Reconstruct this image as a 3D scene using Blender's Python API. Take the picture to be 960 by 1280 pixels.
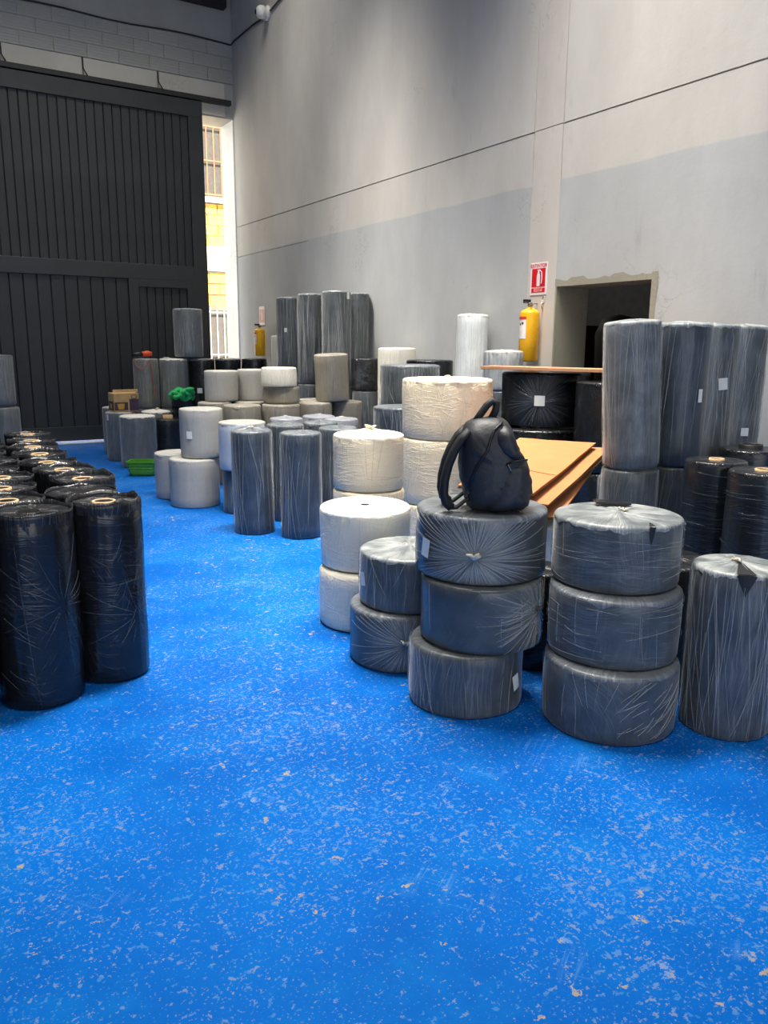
import bpy, math, random
from mathutils import Vector, Matrix, noise
from math import pi, sin, cos, radians as RAD

for o in list(bpy.data.objects):
    bpy.data.objects.remove(o, do_unlink=True)
SC = bpy.context.scene
COL = SC.collection

# ------------------------------------------------------------------ camera
YAW, PIT, ROL, FPX = 0.556926, 0.209232, 0.008334, 986.06
fw = Vector((sin(YAW)*cos(PIT), cos(YAW)*cos(PIT), -sin(PIT)))
r0 = Vector((cos(YAW), -sin(YAW), 0)); u0 = r0.cross(fw)
rt = r0*cos(ROL) + u0*sin(ROL); up = -r0*sin(ROL) + u0*cos(ROL)
cd = bpy.data.cameras.new('camera'); cam = bpy.data.objects.new('camera', cd); COL.objects.link(cam)
M = Matrix((rt, up, -fw)).transposed().to_4x4(); M.translation = Vector((0, 0, 1.6)); cam.matrix_world = M
cd.sensor_fit = 'VERTICAL'; cd.sensor_height = 36.0; cd.lens = FPX/1280*36.0
cd.clip_start = .05; cd.clip_end = 200
SC.camera = cam

# ------------------------------------------------------------------ world, sun, daylight, exposure
SC.view_settings.view_transform = 'Standard'; SC.view_settings.look = 'None'
SC.view_settings.exposure = -0.07; SC.view_settings.gamma = 1.0; SC.view_settings.use_curve_mapping = False
W = bpy.data.worlds.new('sky'); SC.world = W; W.use_nodes = True
bgn = W.node_tree.nodes['Background']; bgn.inputs[0].default_value = (.93, .97, 1, 1); bgn.inputs[1].default_value = 2.35
def add_light(name, kind, loc, rot, energy, color=(1, 1, 1), **kw):
    l = bpy.data.lights.new(name, kind); l.energy = energy; l.color = color
    for k, v in kw.items(): setattr(l, k, v)
    o = bpy.data.objects.new(name, l); COL.objects.link(o); o.location = loc; o.rotation_euler = rot
    return o
add_light('sun', 'SUN', (0, 0, 20), (RAD(35), 0, RAD(-25)), 34.0, (1, .93, .82), angle=.01)
CEIL = 8.2
SKY = [  # daylight coming down through the roof's translucent sheets: (x centre, y centre, x size, y size, watts, lean towards the plaster wall, spread)
    (3.0, 8.7, 4.4, 1.0, 105, 26, 44), (2.4, 10.8, 4.6, 1.0, 150, 0, 110), (2.8, 4.6, 3.6, 1.0, 380, 2, 75), (0.6, 0.2, 6.0, 1.6, 250, 0, 180)]
for i, (x, y, sx, sy, e, ln, sp) in enumerate(SKY):
    add_light('skylight_daylight', 'AREA', (x, y, CEIL-.10), (0, RAD(-ln), 0), e, (1, .955, .88), shape='RECTANGLE', size=sx, size_y=sy, spread=RAD(sp))
pl = add_light('gate_portal', 'AREA', (-1.0, -6.1, 2.6), (RAD(90), 0, 0), 1, shape='RECTANGLE', size=8.0, size_y=5.2)
pl.data.cycles.is_portal = True
pl = add_light('gap_portal', 'AREA', (5.11, 14.1, 2.65), (RAD(-90), 0, 0), 1, shape='RECTANGLE', size=.60, size_y=5.3)
pl.data.cycles.is_portal = True

# ------------------------------------------------------------------ node helpers
def srgb(r, g, b):
    f = lambda c: (c/255/12.92) if c/255 <= .04045 else ((c/255+.055)/1.055)**2.4
    return (f(r), f(g), f(b), 1)
class NT:
    def __init__(s, name):
        s.m = bpy.data.materials.new(name); s.m.use_nodes = True; s.t = s.m.node_tree; s.n = s.t.nodes; s.l = s.t.links
        s.p = s.n['Principled BSDF']
    def new(s, t, **k):
        n = s.n.new(t)
        for a, v in k.items(): setattr(n, a, v)
        return n
    def put(s, sock, v):
        if isinstance(v, bpy.types.NodeSocket): s.l.new(v, sock)
        elif v is not None: sock.default_value = v
    def math(s, op, a, b=None, c=None, clamp=False):
        n = s.new('ShaderNodeMath', operation=op, use_clamp=clamp)
        s.put(n.inputs[0], a); s.put(n.inputs[1], b); s.put(n.inputs[2], c)
        return n.outputs[0]
    def vec(s, x, y, z):
        n = s.new('ShaderNodeCombineXYZ'); s.put(n.inputs[0], x); s.put(n.inputs[1], y); s.put(n.inputs[2], z); return n.outputs[0]
    def sep(s, v):
        n = s.new('ShaderNodeSeparateXYZ'); s.l.new(v, n.inputs[0]); return n.outputs
    def noise(s, v, scale=1, detail=2, rough=.5):
        n = s.new('ShaderNodeTexNoise'); s.put(n.inputs['Vector'], v)
        n.inputs['Scale'].default_value = scale; n.inputs['Detail'].default_value = detail; n.inputs['Roughness'].default_value = rough
        return n.outputs[0]
    def mix(s, f, a, b):
        n = s.new('ShaderNodeMix', data_type='RGBA'); s.put(n.inputs[0], f); s.put(n.inputs[6], a); s.put(n.inputs[7], b); return n.outputs[2]
    def step(s, v, lo, hi, a=0., b=1.):
        n = s.new('ShaderNodeMapRange', interpolation_type='SMOOTHSTEP'); s.put(n.inputs[0], v)
        for i, x in zip((1, 2, 3, 4), (lo, hi, a, b)): s.put(n.inputs[i], x)
        return n.outputs[0]
    def bump(s, h, strength, dist):
        n = s.new('ShaderNodeBump'); s.put(n.inputs['Height'], h); n.inputs['Strength'].default_value = strength; n.inputs['Distance'].default_value = dist
        s.l.new(n.outputs[0], s.p.inputs['Normal'])
    def set(s, **k):
        for a, v in k.items(): s.put(s.p.inputs[{'color': 'Base Color', 'rough': 'Roughness', 'metal': 'Metallic', 'spec': 'Specular IOR Level', 'coat': 'Coat Weight', 'coatr': 'Coat Roughness', 'trans': 'Transmission Weight', 'alpha': 'Alpha'}[a]], v)
        return s.m
    def coord(s, k='Object'): return s.new('ShaderNodeTexCoord').outputs[k]
    def ridge(s, n, sharp, p=1.5):
        a = s.math('ABSOLUTE', s.math('SUBTRACT', n, .5)); b = s.math('SUBTRACT', 1., s.math('MULTIPLY', a, sharp), clamp=True)
        return s.math('POWER', b, p)
MATS = {}
def plain(name, col, rough=.6, metal=0., bump=0., bscale=40, var=.12, **k):
    if name in MATS: return MATS[name]
    t = NT(name); co = t.coord()
    n = t.noise(co, bscale*.25, 4, .6)
    c = t.mix(t.step(n, .3, .7), tuple(x*(1-var) for x in col[:3])+(1,), tuple(min(1, x*(1+var)) for x in col[:3])+(1,))
    t.set(color=c, rough=rough, metal=metal, **k)
    if bump: t.bump(t.noise(co, bscale, 5, .6), bump, .01)
    MATS[name] = t.m; return t.m

def film(name, base, fcol, s=.5, pats=(('vert', 1.),), rough=.36, haze=.12, bump=.35, sheen=.0):
    """a roll in clear plastic film: the roll's colour with the film's white creases over it; uv is in metres round the roll and up it"""
    if name in MATS: return MATS[name]
    t = NT(name)
    uv = t.sep(t.new('ShaderNodeUVMap').outputs[0]); u, v = uv[0], uv[1]
    rnd = t.math('MULTIPLY', t.new('ShaderNodeObjectInfo').outputs['Random'], 60.)
    w = t.math('MULTIPLY', t.math('SUBTRACT', t.noise(t.vec(u, v, rnd), 5, 2), .5), .06)
    tot = None
    def add(x, k):
        nonlocal tot
        x = t.math('MULTIPLY', x, k); tot = x if tot is None else t.math('ADD', tot, x)
    for pt in pats:
        k = pt[1]
        if pt[0] == 'vert':
            uu = t.math('ADD', u, w)
            for sl, f, sh in ((.05, 30., 20.), (-.12, 22., 22.), (.02, 70., 13.)):
                x = t.math('MULTIPLY', t.math('ADD', uu, t.math('MULTIPLY', v, sl)), f)
                r = t.ridge(t.noise(t.vec(x, t.math('MULTIPLY', v, 1.6), t.math('ADD', rnd, f)), 1, 1), sh)
                mk = t.step(t.noise(t.vec(t.math('MULTIPLY', u, 7), t.math('MULTIPLY', v, 2.5), t.math('ADD', rnd, f*2)), 1, 1), .42, .62)
                add(t.math('MULTIPLY', r, mk), k*.55)
        elif pt[0] == 'horiz':
            vv = t.math('ADD', v, w)
            for sl, f, sh in ((.12, 34., 15.), (-.22, 24., 16.), (.02, 70., 12.)):
                x = t.math('MULTIPLY', t.math('ADD', vv, t.math('MULTIPLY', u, sl)), f)
                r = t.ridge(t.noise(t.vec(t.math('MULTIPLY', u, 3.2), x, t.math('ADD', rnd, f)), 1, 1), sh)
                mk = t.step(t.noise(t.vec(t.math('MULTIPLY', u, 5), t.math('MULTIPLY', v, 5), t.math('ADD', rnd, f*2)), 1, 1), .45, .62)
                add(t.math('MULTIPLY', r, mk), k*.55)
        elif pt[0] == 'cross':
            for sl, f, sh in ((.5, 26., 18.), (-.6, 20., 20.), (1.4, 18., 20.)):
                x = t.math('MULTIPLY', t.math('ADD', t.math('ADD', u, w), t.math('MULTIPLY', v, sl)), f)
                r = t.ridge(t.noise(t.vec(x, t.math('MULTIPLY', v, 3.), t.math('ADD', rnd, f)), 1, 1), sh)
                mk = t.step(t.noise(t.vec(t.math('MULTIPLY', u, 8), t.math('MULTIPLY', v, 8), t.math('ADD', rnd, f*2)), 1, 1), .5, .65)
                add(t.math('MULTIPLY', r, mk), k*.55)
        elif pt[0] == 'gather':
            du = t.math('SUBTRACT', u, pt[2]); dv = t.math('SUBTRACT', v, pt[3])
            a = t.math('ARCTAN2', dv, du); rr = t.math('SQRT', t.math('ADD', t.math('MULTIPLY', du, du), t.math('MULTIPLY', dv, dv)))
            fade = t.step(rr, .02, pt[4], 1., 0.)
            for f, sh in ((9., 6.), (16., 5.)):
                ca = t.math('MULTIPLY', t.math('COSINE', a), f*.55); sa = t.math('MULTIPLY', t.math('SINE', a), f*.55)
                r = t.ridge(t.noise(t.vec(t.math('ADD', ca, t.math('MULTIPLY', w, 6.)), sa, t.math('MULTIPLY', rr, 1.2)), 1, 2), sh)
                add(t.math('MULTIPLY', r, fade), k)
    soft = t.step(t.noise(t.vec(u, v, rnd), 9, 3), .3, .75, 0, 1)
    fac = t.math('ADD', t.math('MULTIPLY', tot, s), t.math('MULTIPLY', soft, haze), clamp=True)
    weave = t.noise(t.vec(t.math('MULTIPLY', u, 300), t.math('MULTIPLY', v, 60), rnd), 1, 2)
    b2 = t.mix(weave, tuple(x*.82 for x in base[:3])+(1,), tuple(min(1, x*1.15) for x in base[:3])+(1,))
    t.set(color=t.mix(fac, b2, fcol), rough=rough)
    if sheen: t.p.inputs['Sheen Weight'].default_value = sheen; t.p.inputs['Sheen Roughness'].default_value = .35
    t.bump(t.math('ADD', tot, t.math('MULTIPLY', soft, .25)), bump*.7, .005)
    MATS[name] = t.m; return t.m

SLATE = srgb(66, 71, 74); SLF = srgb(176, 182, 186)
NAVY = srgb(52, 59, 67)
TH0 = math.atan2(.849, .528)
def uang(deg, R): return R*((RAD(deg)-TH0) % (2*pi))
film('film_slate', SLATE, SLF, .2, (('vert', 1.),), haze=.08, sheen=.35)
film('film_slate_cross', SLATE, SLF, .18, (('vert', .5), ('cross', .9)), haze=.10, sheen=.35)
film('film_slate_horiz', SLATE, SLF, .2, (('vert', .5), ('horiz', .9)), haze=.08, sheen=.35)
film('film_slate_star', srgb(63, 68, 71), srgb(180, 185, 186), .22, (('gather', 1., uang(-133.7, .297), .125, .34),), haze=.06, rough=.3, bump=.5)
film('film_slate_side', srgb(63, 68, 71), srgb(180, 185, 186), .2, (('gather', 1., uang(-66, .276), .17, .30), ('cross', .4)), haze=.06, rough=.3, bump=.5)
film('film_slate_low', srgb(63, 68, 71), srgb(180, 185, 186), .2, (('gather', 1., uang(-119, .275), .16, .30),), haze=.06, rough=.3, bump=.5)
film('film_slate_pleat', srgb(63, 68, 71), SLF, .22, (('vert', 1.),), haze=.10, bump=.4, sheen=.35)
film('film_slate_milky', srgb(80, 87, 91), SLF, .25, (('vert', .6), ('cross', .5)), haze=.2, sheen=.35)
film('film_grey', srgb(106, 108, 106), srgb(188, 190, 188), .22, (('vert', 1.),), haze=.12, sheen=.35)
film('film_navy', NAVY, srgb(128, 140, 152), .2, (('vert', 1.),), haze=.10, sheen=.35)
film('film_white', srgb(230, 222, 202), srgb(242, 237, 224), .4, (('horiz', .7), ('vert', .5), ('cross', .4)), haze=.2, bump=.75, rough=.42)
film('film_ivory', srgb(232, 216, 186), srgb(244, 234, 212), .4, (('horiz', .8), ('vert', .5), ('cross', .5)), haze=.2, bump=1.1, rough=.42)
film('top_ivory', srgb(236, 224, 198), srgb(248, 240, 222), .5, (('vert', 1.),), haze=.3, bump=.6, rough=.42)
film('film_cream', srgb(222, 216, 200), srgb(240, 236, 224), .5, (('vert', .9), ('horiz', .4)), haze=.2, bump=.5, rough=.45)
film('film_taupe', srgb(126, 120, 108), srgb(172, 167, 154), .35, (('vert', 1.),), haze=.12, rough=.5)
film('film_light', srgb(156, 154, 148), srgb(190, 189, 184), .3, (('vert', .8),), haze=.12, rough=.5, bump=.25)
film('film_ice', srgb(184, 192, 202), srgb(214, 220, 226), .3, (('vert', .6),), haze=.1, rough=.45, bump=.25)
film('film_fog', srgb(150, 155, 156), srgb(216, 218, 214), .5, (('vert', .9), ('cross', .5)), haze=.3, rough=.4)
film('film_milk', srgb(206, 210, 210), srgb(238, 240, 238), .5, (('vert', .9), ('cross', .5)), haze=.3, rough=.4)
film('film_lilac', srgb(132, 134, 142), srgb(210, 208, 220), .5, (('vert', .8),), haze=.2)
film('film_black', srgb(22, 23, 26), srgb(58, 60, 64), .35, (('cross', .7), ('horiz', .5)), haze=.1, rough=.24, bump=.6)
film('film_black_line', srgb(24, 28, 34), srgb(70, 78, 88), .35, (('horiz', .9),), haze=.08, rough=.3, bump=.45)
film('film_black_star', srgb(22, 23, 24), srgb(80, 82, 84), .2, (('gather', 1., uang(-140, .376), .22, .40),), haze=.06, rough=.26, bump=.7)
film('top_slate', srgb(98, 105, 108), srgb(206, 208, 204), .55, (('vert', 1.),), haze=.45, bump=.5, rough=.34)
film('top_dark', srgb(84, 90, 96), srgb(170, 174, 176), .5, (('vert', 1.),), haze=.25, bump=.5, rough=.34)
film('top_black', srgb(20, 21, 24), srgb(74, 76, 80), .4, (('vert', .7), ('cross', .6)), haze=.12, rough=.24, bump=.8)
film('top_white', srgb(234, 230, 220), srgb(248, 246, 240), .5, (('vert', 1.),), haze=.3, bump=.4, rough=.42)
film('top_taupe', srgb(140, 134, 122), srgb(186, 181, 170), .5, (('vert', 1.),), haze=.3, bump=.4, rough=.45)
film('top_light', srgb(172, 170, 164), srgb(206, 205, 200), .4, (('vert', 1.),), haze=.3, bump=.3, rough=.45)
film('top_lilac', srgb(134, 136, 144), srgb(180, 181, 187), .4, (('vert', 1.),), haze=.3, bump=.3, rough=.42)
plain('kraft_core', srgb(206, 172, 130), .75, bump=.2, bscale=60)
plain('dark_core', srgb(24, 23, 24), .5)
plain('sticker', srgb(222, 222, 216), .6, var=.05)
plain('gap_dark', srgb(13, 14, 17), .5)
plain('knot_film', srgb(214, 206, 184), .35, bump=.5, bscale=80)
plain('knot_dark', srgb(70, 74, 78), .3, bump=.5, bscale=80)

# ------------------------------------------------------------------ mesh helpers
class MB:
    def __init__(s): s.v = []; s.f = []; s.uv = []
    def quadgrid(s, rows, uvs=None, close=False):
        """rows: list of equally long lists of points; faces between neighbouring rows"""
        n = len(rows[0]); b = len(s.v)
        for r in rows: s.v += [tuple(p) for p in r]
        for i in range(len(rows)-1):
            for j in range(n if close else n-1):
                k = (j+1) % n
                s.f.append((b+i*n+j, b+i*n+k, b+(i+1)*n+k, b+(i+1)*n+j))
                s.uv.append(None if uvs is None else (uvs(i, j), uvs(i, j+1), uvs(i+1, j+1), uvs(i+1, j)))
        return b
    def face(s, pts, uv=None):
        b = len(s.v); s.v += [tuple(p) for p in pts]; s.f.append(tuple(range(b, b+len(pts)))); s.uv.append(uv)
    def fan(s, idx): s.f.append(tuple(idx)); s.uv.append(None)
    def box(s, x0, x1, y0, y1, z0, z1):
        b = len(s.v)
        s.v += [(x, y, z) for z in (z0, z1) for (x, y) in ((x0, y0), (x1, y0), (x1, y1), (x0, y1))]
        for q in ((3, 2, 1, 0), (4, 5, 6, 7), (0, 1, 5, 4), (1, 2, 6, 5), (2, 3, 7, 6), (3, 0, 4, 7)):
            s.f.append(tuple(b+i for i in q)); s.uv.append(None)
        return s
    def tube(s, pts, rad, n=8, caps=True, flat=None):
        """pipe along pts; rad number or list; flat=(a,b) half sizes gives a ribbon of elliptic section"""
        pts = [Vector(p) for p in pts]; rows = []; prev = None
        for i, p in enumerate(pts):
            d = (pts[min(i+1, len(pts)-1)]-pts[max(i-1, 0)]).normalized()
            ref = s.ref if getattr(s, 'ref', None) else (Vector((0, 0, 1)) if abs(d.z) < .9 else Vector((1, 0, 0)))
            a = d.cross(ref).normalized(); b = d.cross(a).normalized()
            if prev and a.dot(prev) < 0: a, b = -a, -b
            prev = a; r = rad[i] if isinstance(rad, (list, tuple)) else rad
            ra, rb = (r, r) if flat is None else (flat[0], flat[1])
            rows.append([p+a*ra*cos(2*pi*k/n)+b*rb*sin(2*pi*k/n) for k in range(n)])
        b0 = s.quadgrid(rows, close=True)
        if caps:
            s.fan([b0+k for k in range(n)][::-1]); e = b0+(len(rows)-1)*n; s.fan([e+k for k in range(n)])
        return s
    def lathe(s, prof, c=(0, 0, 0), n=32):
        rows = [[(c[0]+r*cos(2*pi*k/n), c[1]+r*sin(2*pi*k/n), c[2]+z) for k in range(n)] for r, z in prof]
        b0 = s.quadgrid(rows, close=True)
        if prof[0][0] > 1e-4: s.fan([b0+k for k in range(n)][::-1])
        if prof[-1][0] > 1e-4: e = b0+(len(rows)-1)*n; s.fan([e+k for k in range(n)])
        return s
    def mesh(s, name, mat, smooth=False):
        me = bpy.data.meshes.new(name); me.from_pydata(s.v, [], s.f)
        if any(s.uv):
            L = me.uv_layers.new(name='UVMap').data; i = 0
            for f, q in zip(s.f, s.uv):
                for k in range(len(f)):
                    if q: L[i].uv = q[k]
                    i += 1
        me.materials.append(MATS[mat] if isinstance(mat, str) else mat)
        if smooth: me.polygons.foreach_set('use_smooth', [True]*len(me.polygons))
        me.update(); return me
    def obj(s, name, mat, parent=None, smooth=False, kind=None, bevel=0):
        o = link(name, s.mesh(name, mat, smooth), parent)
        if kind: o['kind'] = kind
        if bevel:
            m = o.modifiers.new('bevel', 'BEVEL'); m.width = bevel; m.segments = 2; m.limit_method = 'ANGLE'
        return o
def link(name, me, parent=None):
    o = bpy.data.objects.new(name, me); COL.objects.link(o)
    if parent: o.parent = parent
    return o
def box(name, mat, x0, x1, y0, y1, z0, z1, parent=None, kind=None, bevel=0):
    return MB().box(x0, x1, y0, y1, z0, z1).obj(name, mat, parent, kind=kind, bevel=bevel)
def tag(o, label, cat, group=None):
    o['label'] = label; o['category'] = cat
    if group: o['group'] = group
    return o
def thing(name, label, cat, loc=(0, 0, 0), rot=(0, 0, 0), group=None):
    o = bpy.data.objects.new(name, None); COL.objects.link(o); o.location = loc; o.rotation_euler = rot; o.empty_display_size = .1
    return tag(o, label, cat, group)
def struct(o): o['kind'] = 'structure'; return o

# ------------------------------------------------------------------ structure materials
def floor_mat():
    t = NT('blue_floor_paint'); co = t.coord(); p = t.sep(co)
    big = t.noise(co, .55, 3, .6); mid = t.noise(co, 3.2, 4, .65)
    blue = t.mix(t.step(big, .35, .68), srgb(0, 82, 164), srgb(0, 101, 190))
    blue = t.mix(t.step(mid, .45, .75, 0, .5), blue, srgb(14, 112, 188))
    dens = t.step(t.noise(co, 1.1, 3, .6), .32, .68, -.030, .050)
    c1 = t.noise(co, 38, 3, .62); c2 = t.noise(co, 95, 2, .6)
    chip1 = t.step(t.math('ADD', c1, dens), .598, .625); chip2 = t.step(t.math('ADD', c2, dens), .610, .64)
    c3 = t.noise(co, 13, 5, .7); d3 = t.step(t.noise(co, 1.3, 2), .35, .7, -.05, .03)
    chip3 = t.step(t.math('ADD', c3, d3), .63, .66)
    chipc = t.mix(t.step(t.noise(co, 14, 2), .4, .62), srgb(70, 130, 190), srgb(128, 144, 162))
    col = t.mix(t.math('MULTIPLY', t.math('MAXIMUM', chip1, chip2), .58), blue, chipc)
    tanc = t.mix(t.noise(co, 40, 3), srgb(120, 118, 112), srgb(172, 158, 138))
    tan = t.math('MULTIPLY', chip3, t.step(t.noise(co, 5.5, 2), .44, .54))
    col = t.mix(t.math('MULTIPLY', chip3, .6), col, srgb(110, 150, 200)); col = t.mix(tan, col, tanc)
    # long drag scratches
    rot = t.math('ADD', t.math('MULTIPLY', p[0], .82), t.math('MULTIPLY', p[1], .57)); rot2 = t.math('SUBTRACT', t.math('MULTIPLY', p[1], .82), t.math('MULTIPLY', p[0], .57))
    s = t.ridge(t.noise(t.vec(t.math('MULTIPLY', rot, 26), t.math('MULTIPLY', rot2, .9), 0.), 1, 2), 30, 2)
    s2 = t.ridge(t.noise(t.vec(t.math('MULTIPLY', rot, 1.2), t.math('MULTIPLY', rot2, 22), 4.), 1, 2), 26, 2)
    sm = t.step(t.noise(co, 2.6, 3), .60, .72, 0, .55)
    col = t.mix(t.math('MULTIPLY', t.math('MULTIPLY', t.math('MAXIMUM', s, s2), sm), .6), col, srgb(120, 172, 224))
    t.set(color=col, rough=t.step(mid, .3, .7, .48, .64), spec=.05)
    t.bump(t.math('ADD', t.math('MULTIPLY', t.math('MAXIMUM', chip1, chip3), -.4), t.noise(co, 30, 3)), .12, .004)
    MATS['floor'] = t.m
floor_mat()
def wall_mat(name, hi, lo, edge=None, amp=.10):
    t = NT(name); co = t.coord(); p = t.sep(co)
    st = t.noise(t.vec(t.math('MULTIPLY', p[0], 1.), t.math('MULTIPLY', p[1], 1.), t.math('MULTIPLY', p[2], .45)), 1.1, 5, .62)
    fine = t.noise(co, 7, 5, .65)
    def tone(c, v=.13): return t.mix(t.step(st, .3, .72), tuple(x*(1-v) for x in c[:3])+(1,), tuple(min(1, x*(1+v*.5)) for x in c[:3])+(1,))
    if edge is None: c = tone(hi)
    else:
        e = t.math('ADD', p[2], t.math('MULTIPLY', t.math('SUBTRACT', t.noise(t.vec(0., t.math('MULTIPLY', p[1], 1.), 0.), 1.3, 4, .6), .5), amp*4))
        e = t.math('ADD', e, t.math('MULTIPLY', t.math('SUBTRACT', fine, .5), amp*.35))
        c = t.mix(t.step(e, edge-.012, edge+.012), tone(lo), tone(hi))
    dirt = t.step(t.noise(t.vec(t.math('MULTIPLY', p[0], 4), t.math('MULTIPLY', p[1], 4), p[2]), 1, 6, .7), .60, .80, 0, .30)
    c = t.mix(dirt, c, srgb(112, 110, 106))
    crack = t.ridge(t.noise(co, .9, 6, .62), 130, 2); cm = t.step(t.noise(co, .8, 2), .55, .66)
    c = t.mix(t.math('MULTIPLY', t.math('MULTIPLY', crack, cm), .3), c, srgb(98, 96, 92))
    t.set(color=c, rough=.75, spec=.3)
    t.bump(t.math('ADD', fine, t.math('MULTIPLY', st, .6)), .25, .012)
    MATS[name] = t.m
wall_mat('plaster_right', srgb(192, 188, 180), srgb(175, 176, 175), 3.08, .014)
wall_mat('plaster_pillar', srgb(194, 187, 179), None)
wall_mat('plaster_back', srgb(166, 164, 156), None)
wall_mat('plaster_jamb', srgb(240, 238, 234), None)
wall_mat('raw_concrete', srgb(150, 146, 130), None)
wall_mat('lintel_paint', srgb(190, 186, 174), None)
def block_mat():
    t = NT('painted_block'); co = t.coord('Generated'); p = t.sep(co); ob = t.coord()
    rb = t.new('ShaderNodeObjectInfo').outputs['Random']
    c = t.mix(rb, srgb(158, 156, 148), srgb(164, 162, 154))
    st = t.math('SINE', t.math('MULTIPLY', p[2], 30.))
    t.set(color=c, rough=.75, spec=.3); t.bump(t.math('ADD', st, t.math('MULTIPLY', t.noise(ob, 9, 4), 2.)), .35, .006)
    MATS['painted_block'] = t.m
block_mat()
plain('gate_paint', srgb(40, 42, 43), .5, bump=.12, bscale=8, var=.18)
plain('gate_frame_paint', srgb(45, 47, 48), .45, bump=.08, bscale=8, var=.12)
plain('steel_dark', srgb(42, 42, 42), .5, .3)
plain('steel', srgb(150, 150, 150), .35, .9)
plain('cable_black', srgb(34, 34, 34), .5)
plain('ceiling_sheet', srgb(150, 150, 146), .7)
plain('skylight_sheet', srgb(225, 228, 222), .5)
plain('wall_plain', srgb(172, 170, 163), .8, bump=.1, bscale=6)
plain('camera_white', srgb(226, 224, 216), .4)
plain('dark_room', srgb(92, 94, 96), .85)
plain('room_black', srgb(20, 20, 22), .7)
plain('oxblood', srgb(84, 18, 20), .6)
plain('pavement', srgb(196, 192, 184), .85, bump=.2, bscale=20)
plain('facade_white', srgb(226, 218, 200), .8)
plain('facade_yellow', srgb(226, 172, 78), .8, var=.2)
plain('window_dark', srgb(78, 74, 70), .3)
plain('rust_bar', srgb(170, 104, 66), .7)
plain('white_bar', srgb(206, 200, 190), .6)
plain('light_strip', srgb(216, 216, 212), .6)

# ------------------------------------------------------------------ room shell
XW, YB = 5.40, 13.54
fl = MB(); fl.box(-6.2, 5.8, -6.2, 14.1, -.15, 0); struct(fl.obj('floor', 'floor'))
DY0, DY1, DZ = 4.54, 5.636, 2.14
wr = MB()
wr.box(XW, XW+.40, -6.2, DY0, 0, CEIL); wr.box(XW, XW+.40, DY1, 14.1, 0, CEIL); wr.box(XW, XW+.40, DY0, DY1, DZ, CEIL)
wr = struct(wr.obj('wall_right', 'raw_concrete'))
G0, G1 = 3.548, 3.562   # the long horizontal groove
def panel(y0, y1, z0, z1, m='plaster_right', holes=None, x=.014):
    b = MB()
    if holes is None: b.box(XW-x, XW, y0, y1, z0, z1)
    else:
        a0, a1, az = holes
        b.box(XW-x, XW, y0, a0, z0, z1); b.box(XW-x, XW, a1, y1, z0, z1); b.box(XW-x, XW, a0, a1, az, z1)
    return b.obj('panel', m, wr)
panel(-6.2, 5.648, G1, CEIL); panel(-6.2, 5.648, 3.02, G0); panel(-6.2, 5.655, 0, 3.02, holes=(DY0-.035, 5.65, DZ+.045))
panel(5.660, 6.030, G1, CEIL, 'plaster_pillar'); panel(5.660, 6.030, 3.02, G0+.006, 'plaster_pillar'); panel(5.656, 6.036, 0, 3.02, 'plaster_pillar', x=.016)
panel(6.042, YB, G1, CEIL); panel(6.042, YB, 3.066, G0); panel(6.037, 10.80, 0, 3.066); panel(10.80, YB, 0, 3.058)
struct(box('trim_1', 'plaster_jamb', XW-.03, XW, YB+.012, 14.1, 0, 5.27))
wb = MB()
wb.box(-6.2, XW, YB, 14.1, 5.27, CEIL); wb.box(-6.2, -1.75, YB, 14.1, 0, 5.27)
wb = struct(wb.obj('wall_back', 'plaster_back'))
for x0, x1 in ((-2.6, -1.44), (-1.43, -.27), (-.26, .90), (.91, 1.845), (1.855, 2.98), (2.99, 4.12), (4.13, 5.23)):
    box('lintel_segment', 'lintel_paint', x0, x1, YB-.03, YB, 5.29, 5.80, wb, bevel=.012)
bm0 = MB().box(0, .466, -.022, 0, 0, .195).mesh('block', 'painted_block')
for c in range(3):
    z = 5.81+c*.2; x = -2.6-(c % 2)*.236
    while x < XW-.06:
        x1 = min(x+.462, XW-.012)
        if x1-x > .05:
            o = link('block', bm0, wb); o.location = (x, YB-random.Random(int(x*100)+c).uniform(0, .003), z); o.scale = ((x1-x)/.462, 1, 1)
        x += .472
struct(box('wall_left', 'wall_plain', -6.4, -6.2, -6.2, 14.1, 0, CEIL))
wf = MB(); wf.box(-6.2, -5.0, -6.4, -6.2, 0, CEIL); wf.box(3.0, 5.8, -6.4, -6.2, 0, CEIL); wf.box(-5.0, 3.0, -6.4, -6.2, 5.2, CEIL)
struct(wf.obj('wall_front', 'wall_plain'))
struct(box('ceiling', 'ceiling_sheet', -6.4, 5.8, -6.4, 14.1, CEIL, CEIL+.15))
for i, (x, y, sx, sy, e, ln, sp) in enumerate(SKY):
    struct(box('window_%d' % (i+1), 'skylight_sheet', x-sx/2, x+sx/2, y-sy/2, y+sy/2, CEIL-.03, CEIL))
# raw concrete edge round the doorway, a little rough
tr = MB(); rg = random.Random(4)
def rough_strip(b, y0, y1, z0, z1, vertical):
    n = 22; rows = [[], []]
    for i in range(n+1):
        k = i/n; j = rg.uniform(-.022, .022)
        if vertical: z = z0+(z1-z0)*k; rows[0].append((XW-.0178, y0, z)); rows[1].append((XW-.0178, y1+j, z))
        else: y = y0+(y1-y0)*k; rows[0].append((XW-.0178, y, z0)); rows[1].append((XW-.0178, y, z1+j))
    b.quadgrid(rows)
rough_strip(tr, DY0, DY1+.02, DZ, DZ+.06, False); rough_strip(tr, DY0, DY0-.055, 0, DZ+.06, True)
tr.box(XW-.0165, XW+.001, DY0-.035, DY0, 0, DZ+.045); tr.box(XW-.0165, XW+.001, DY0, 5.65, DZ, DZ+.045); tr.box(XW-.0165, XW+.001, DY1, 5.65, 0, DZ)
struct(tr.obj('trim_2', 'raw_concrete'))
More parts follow.
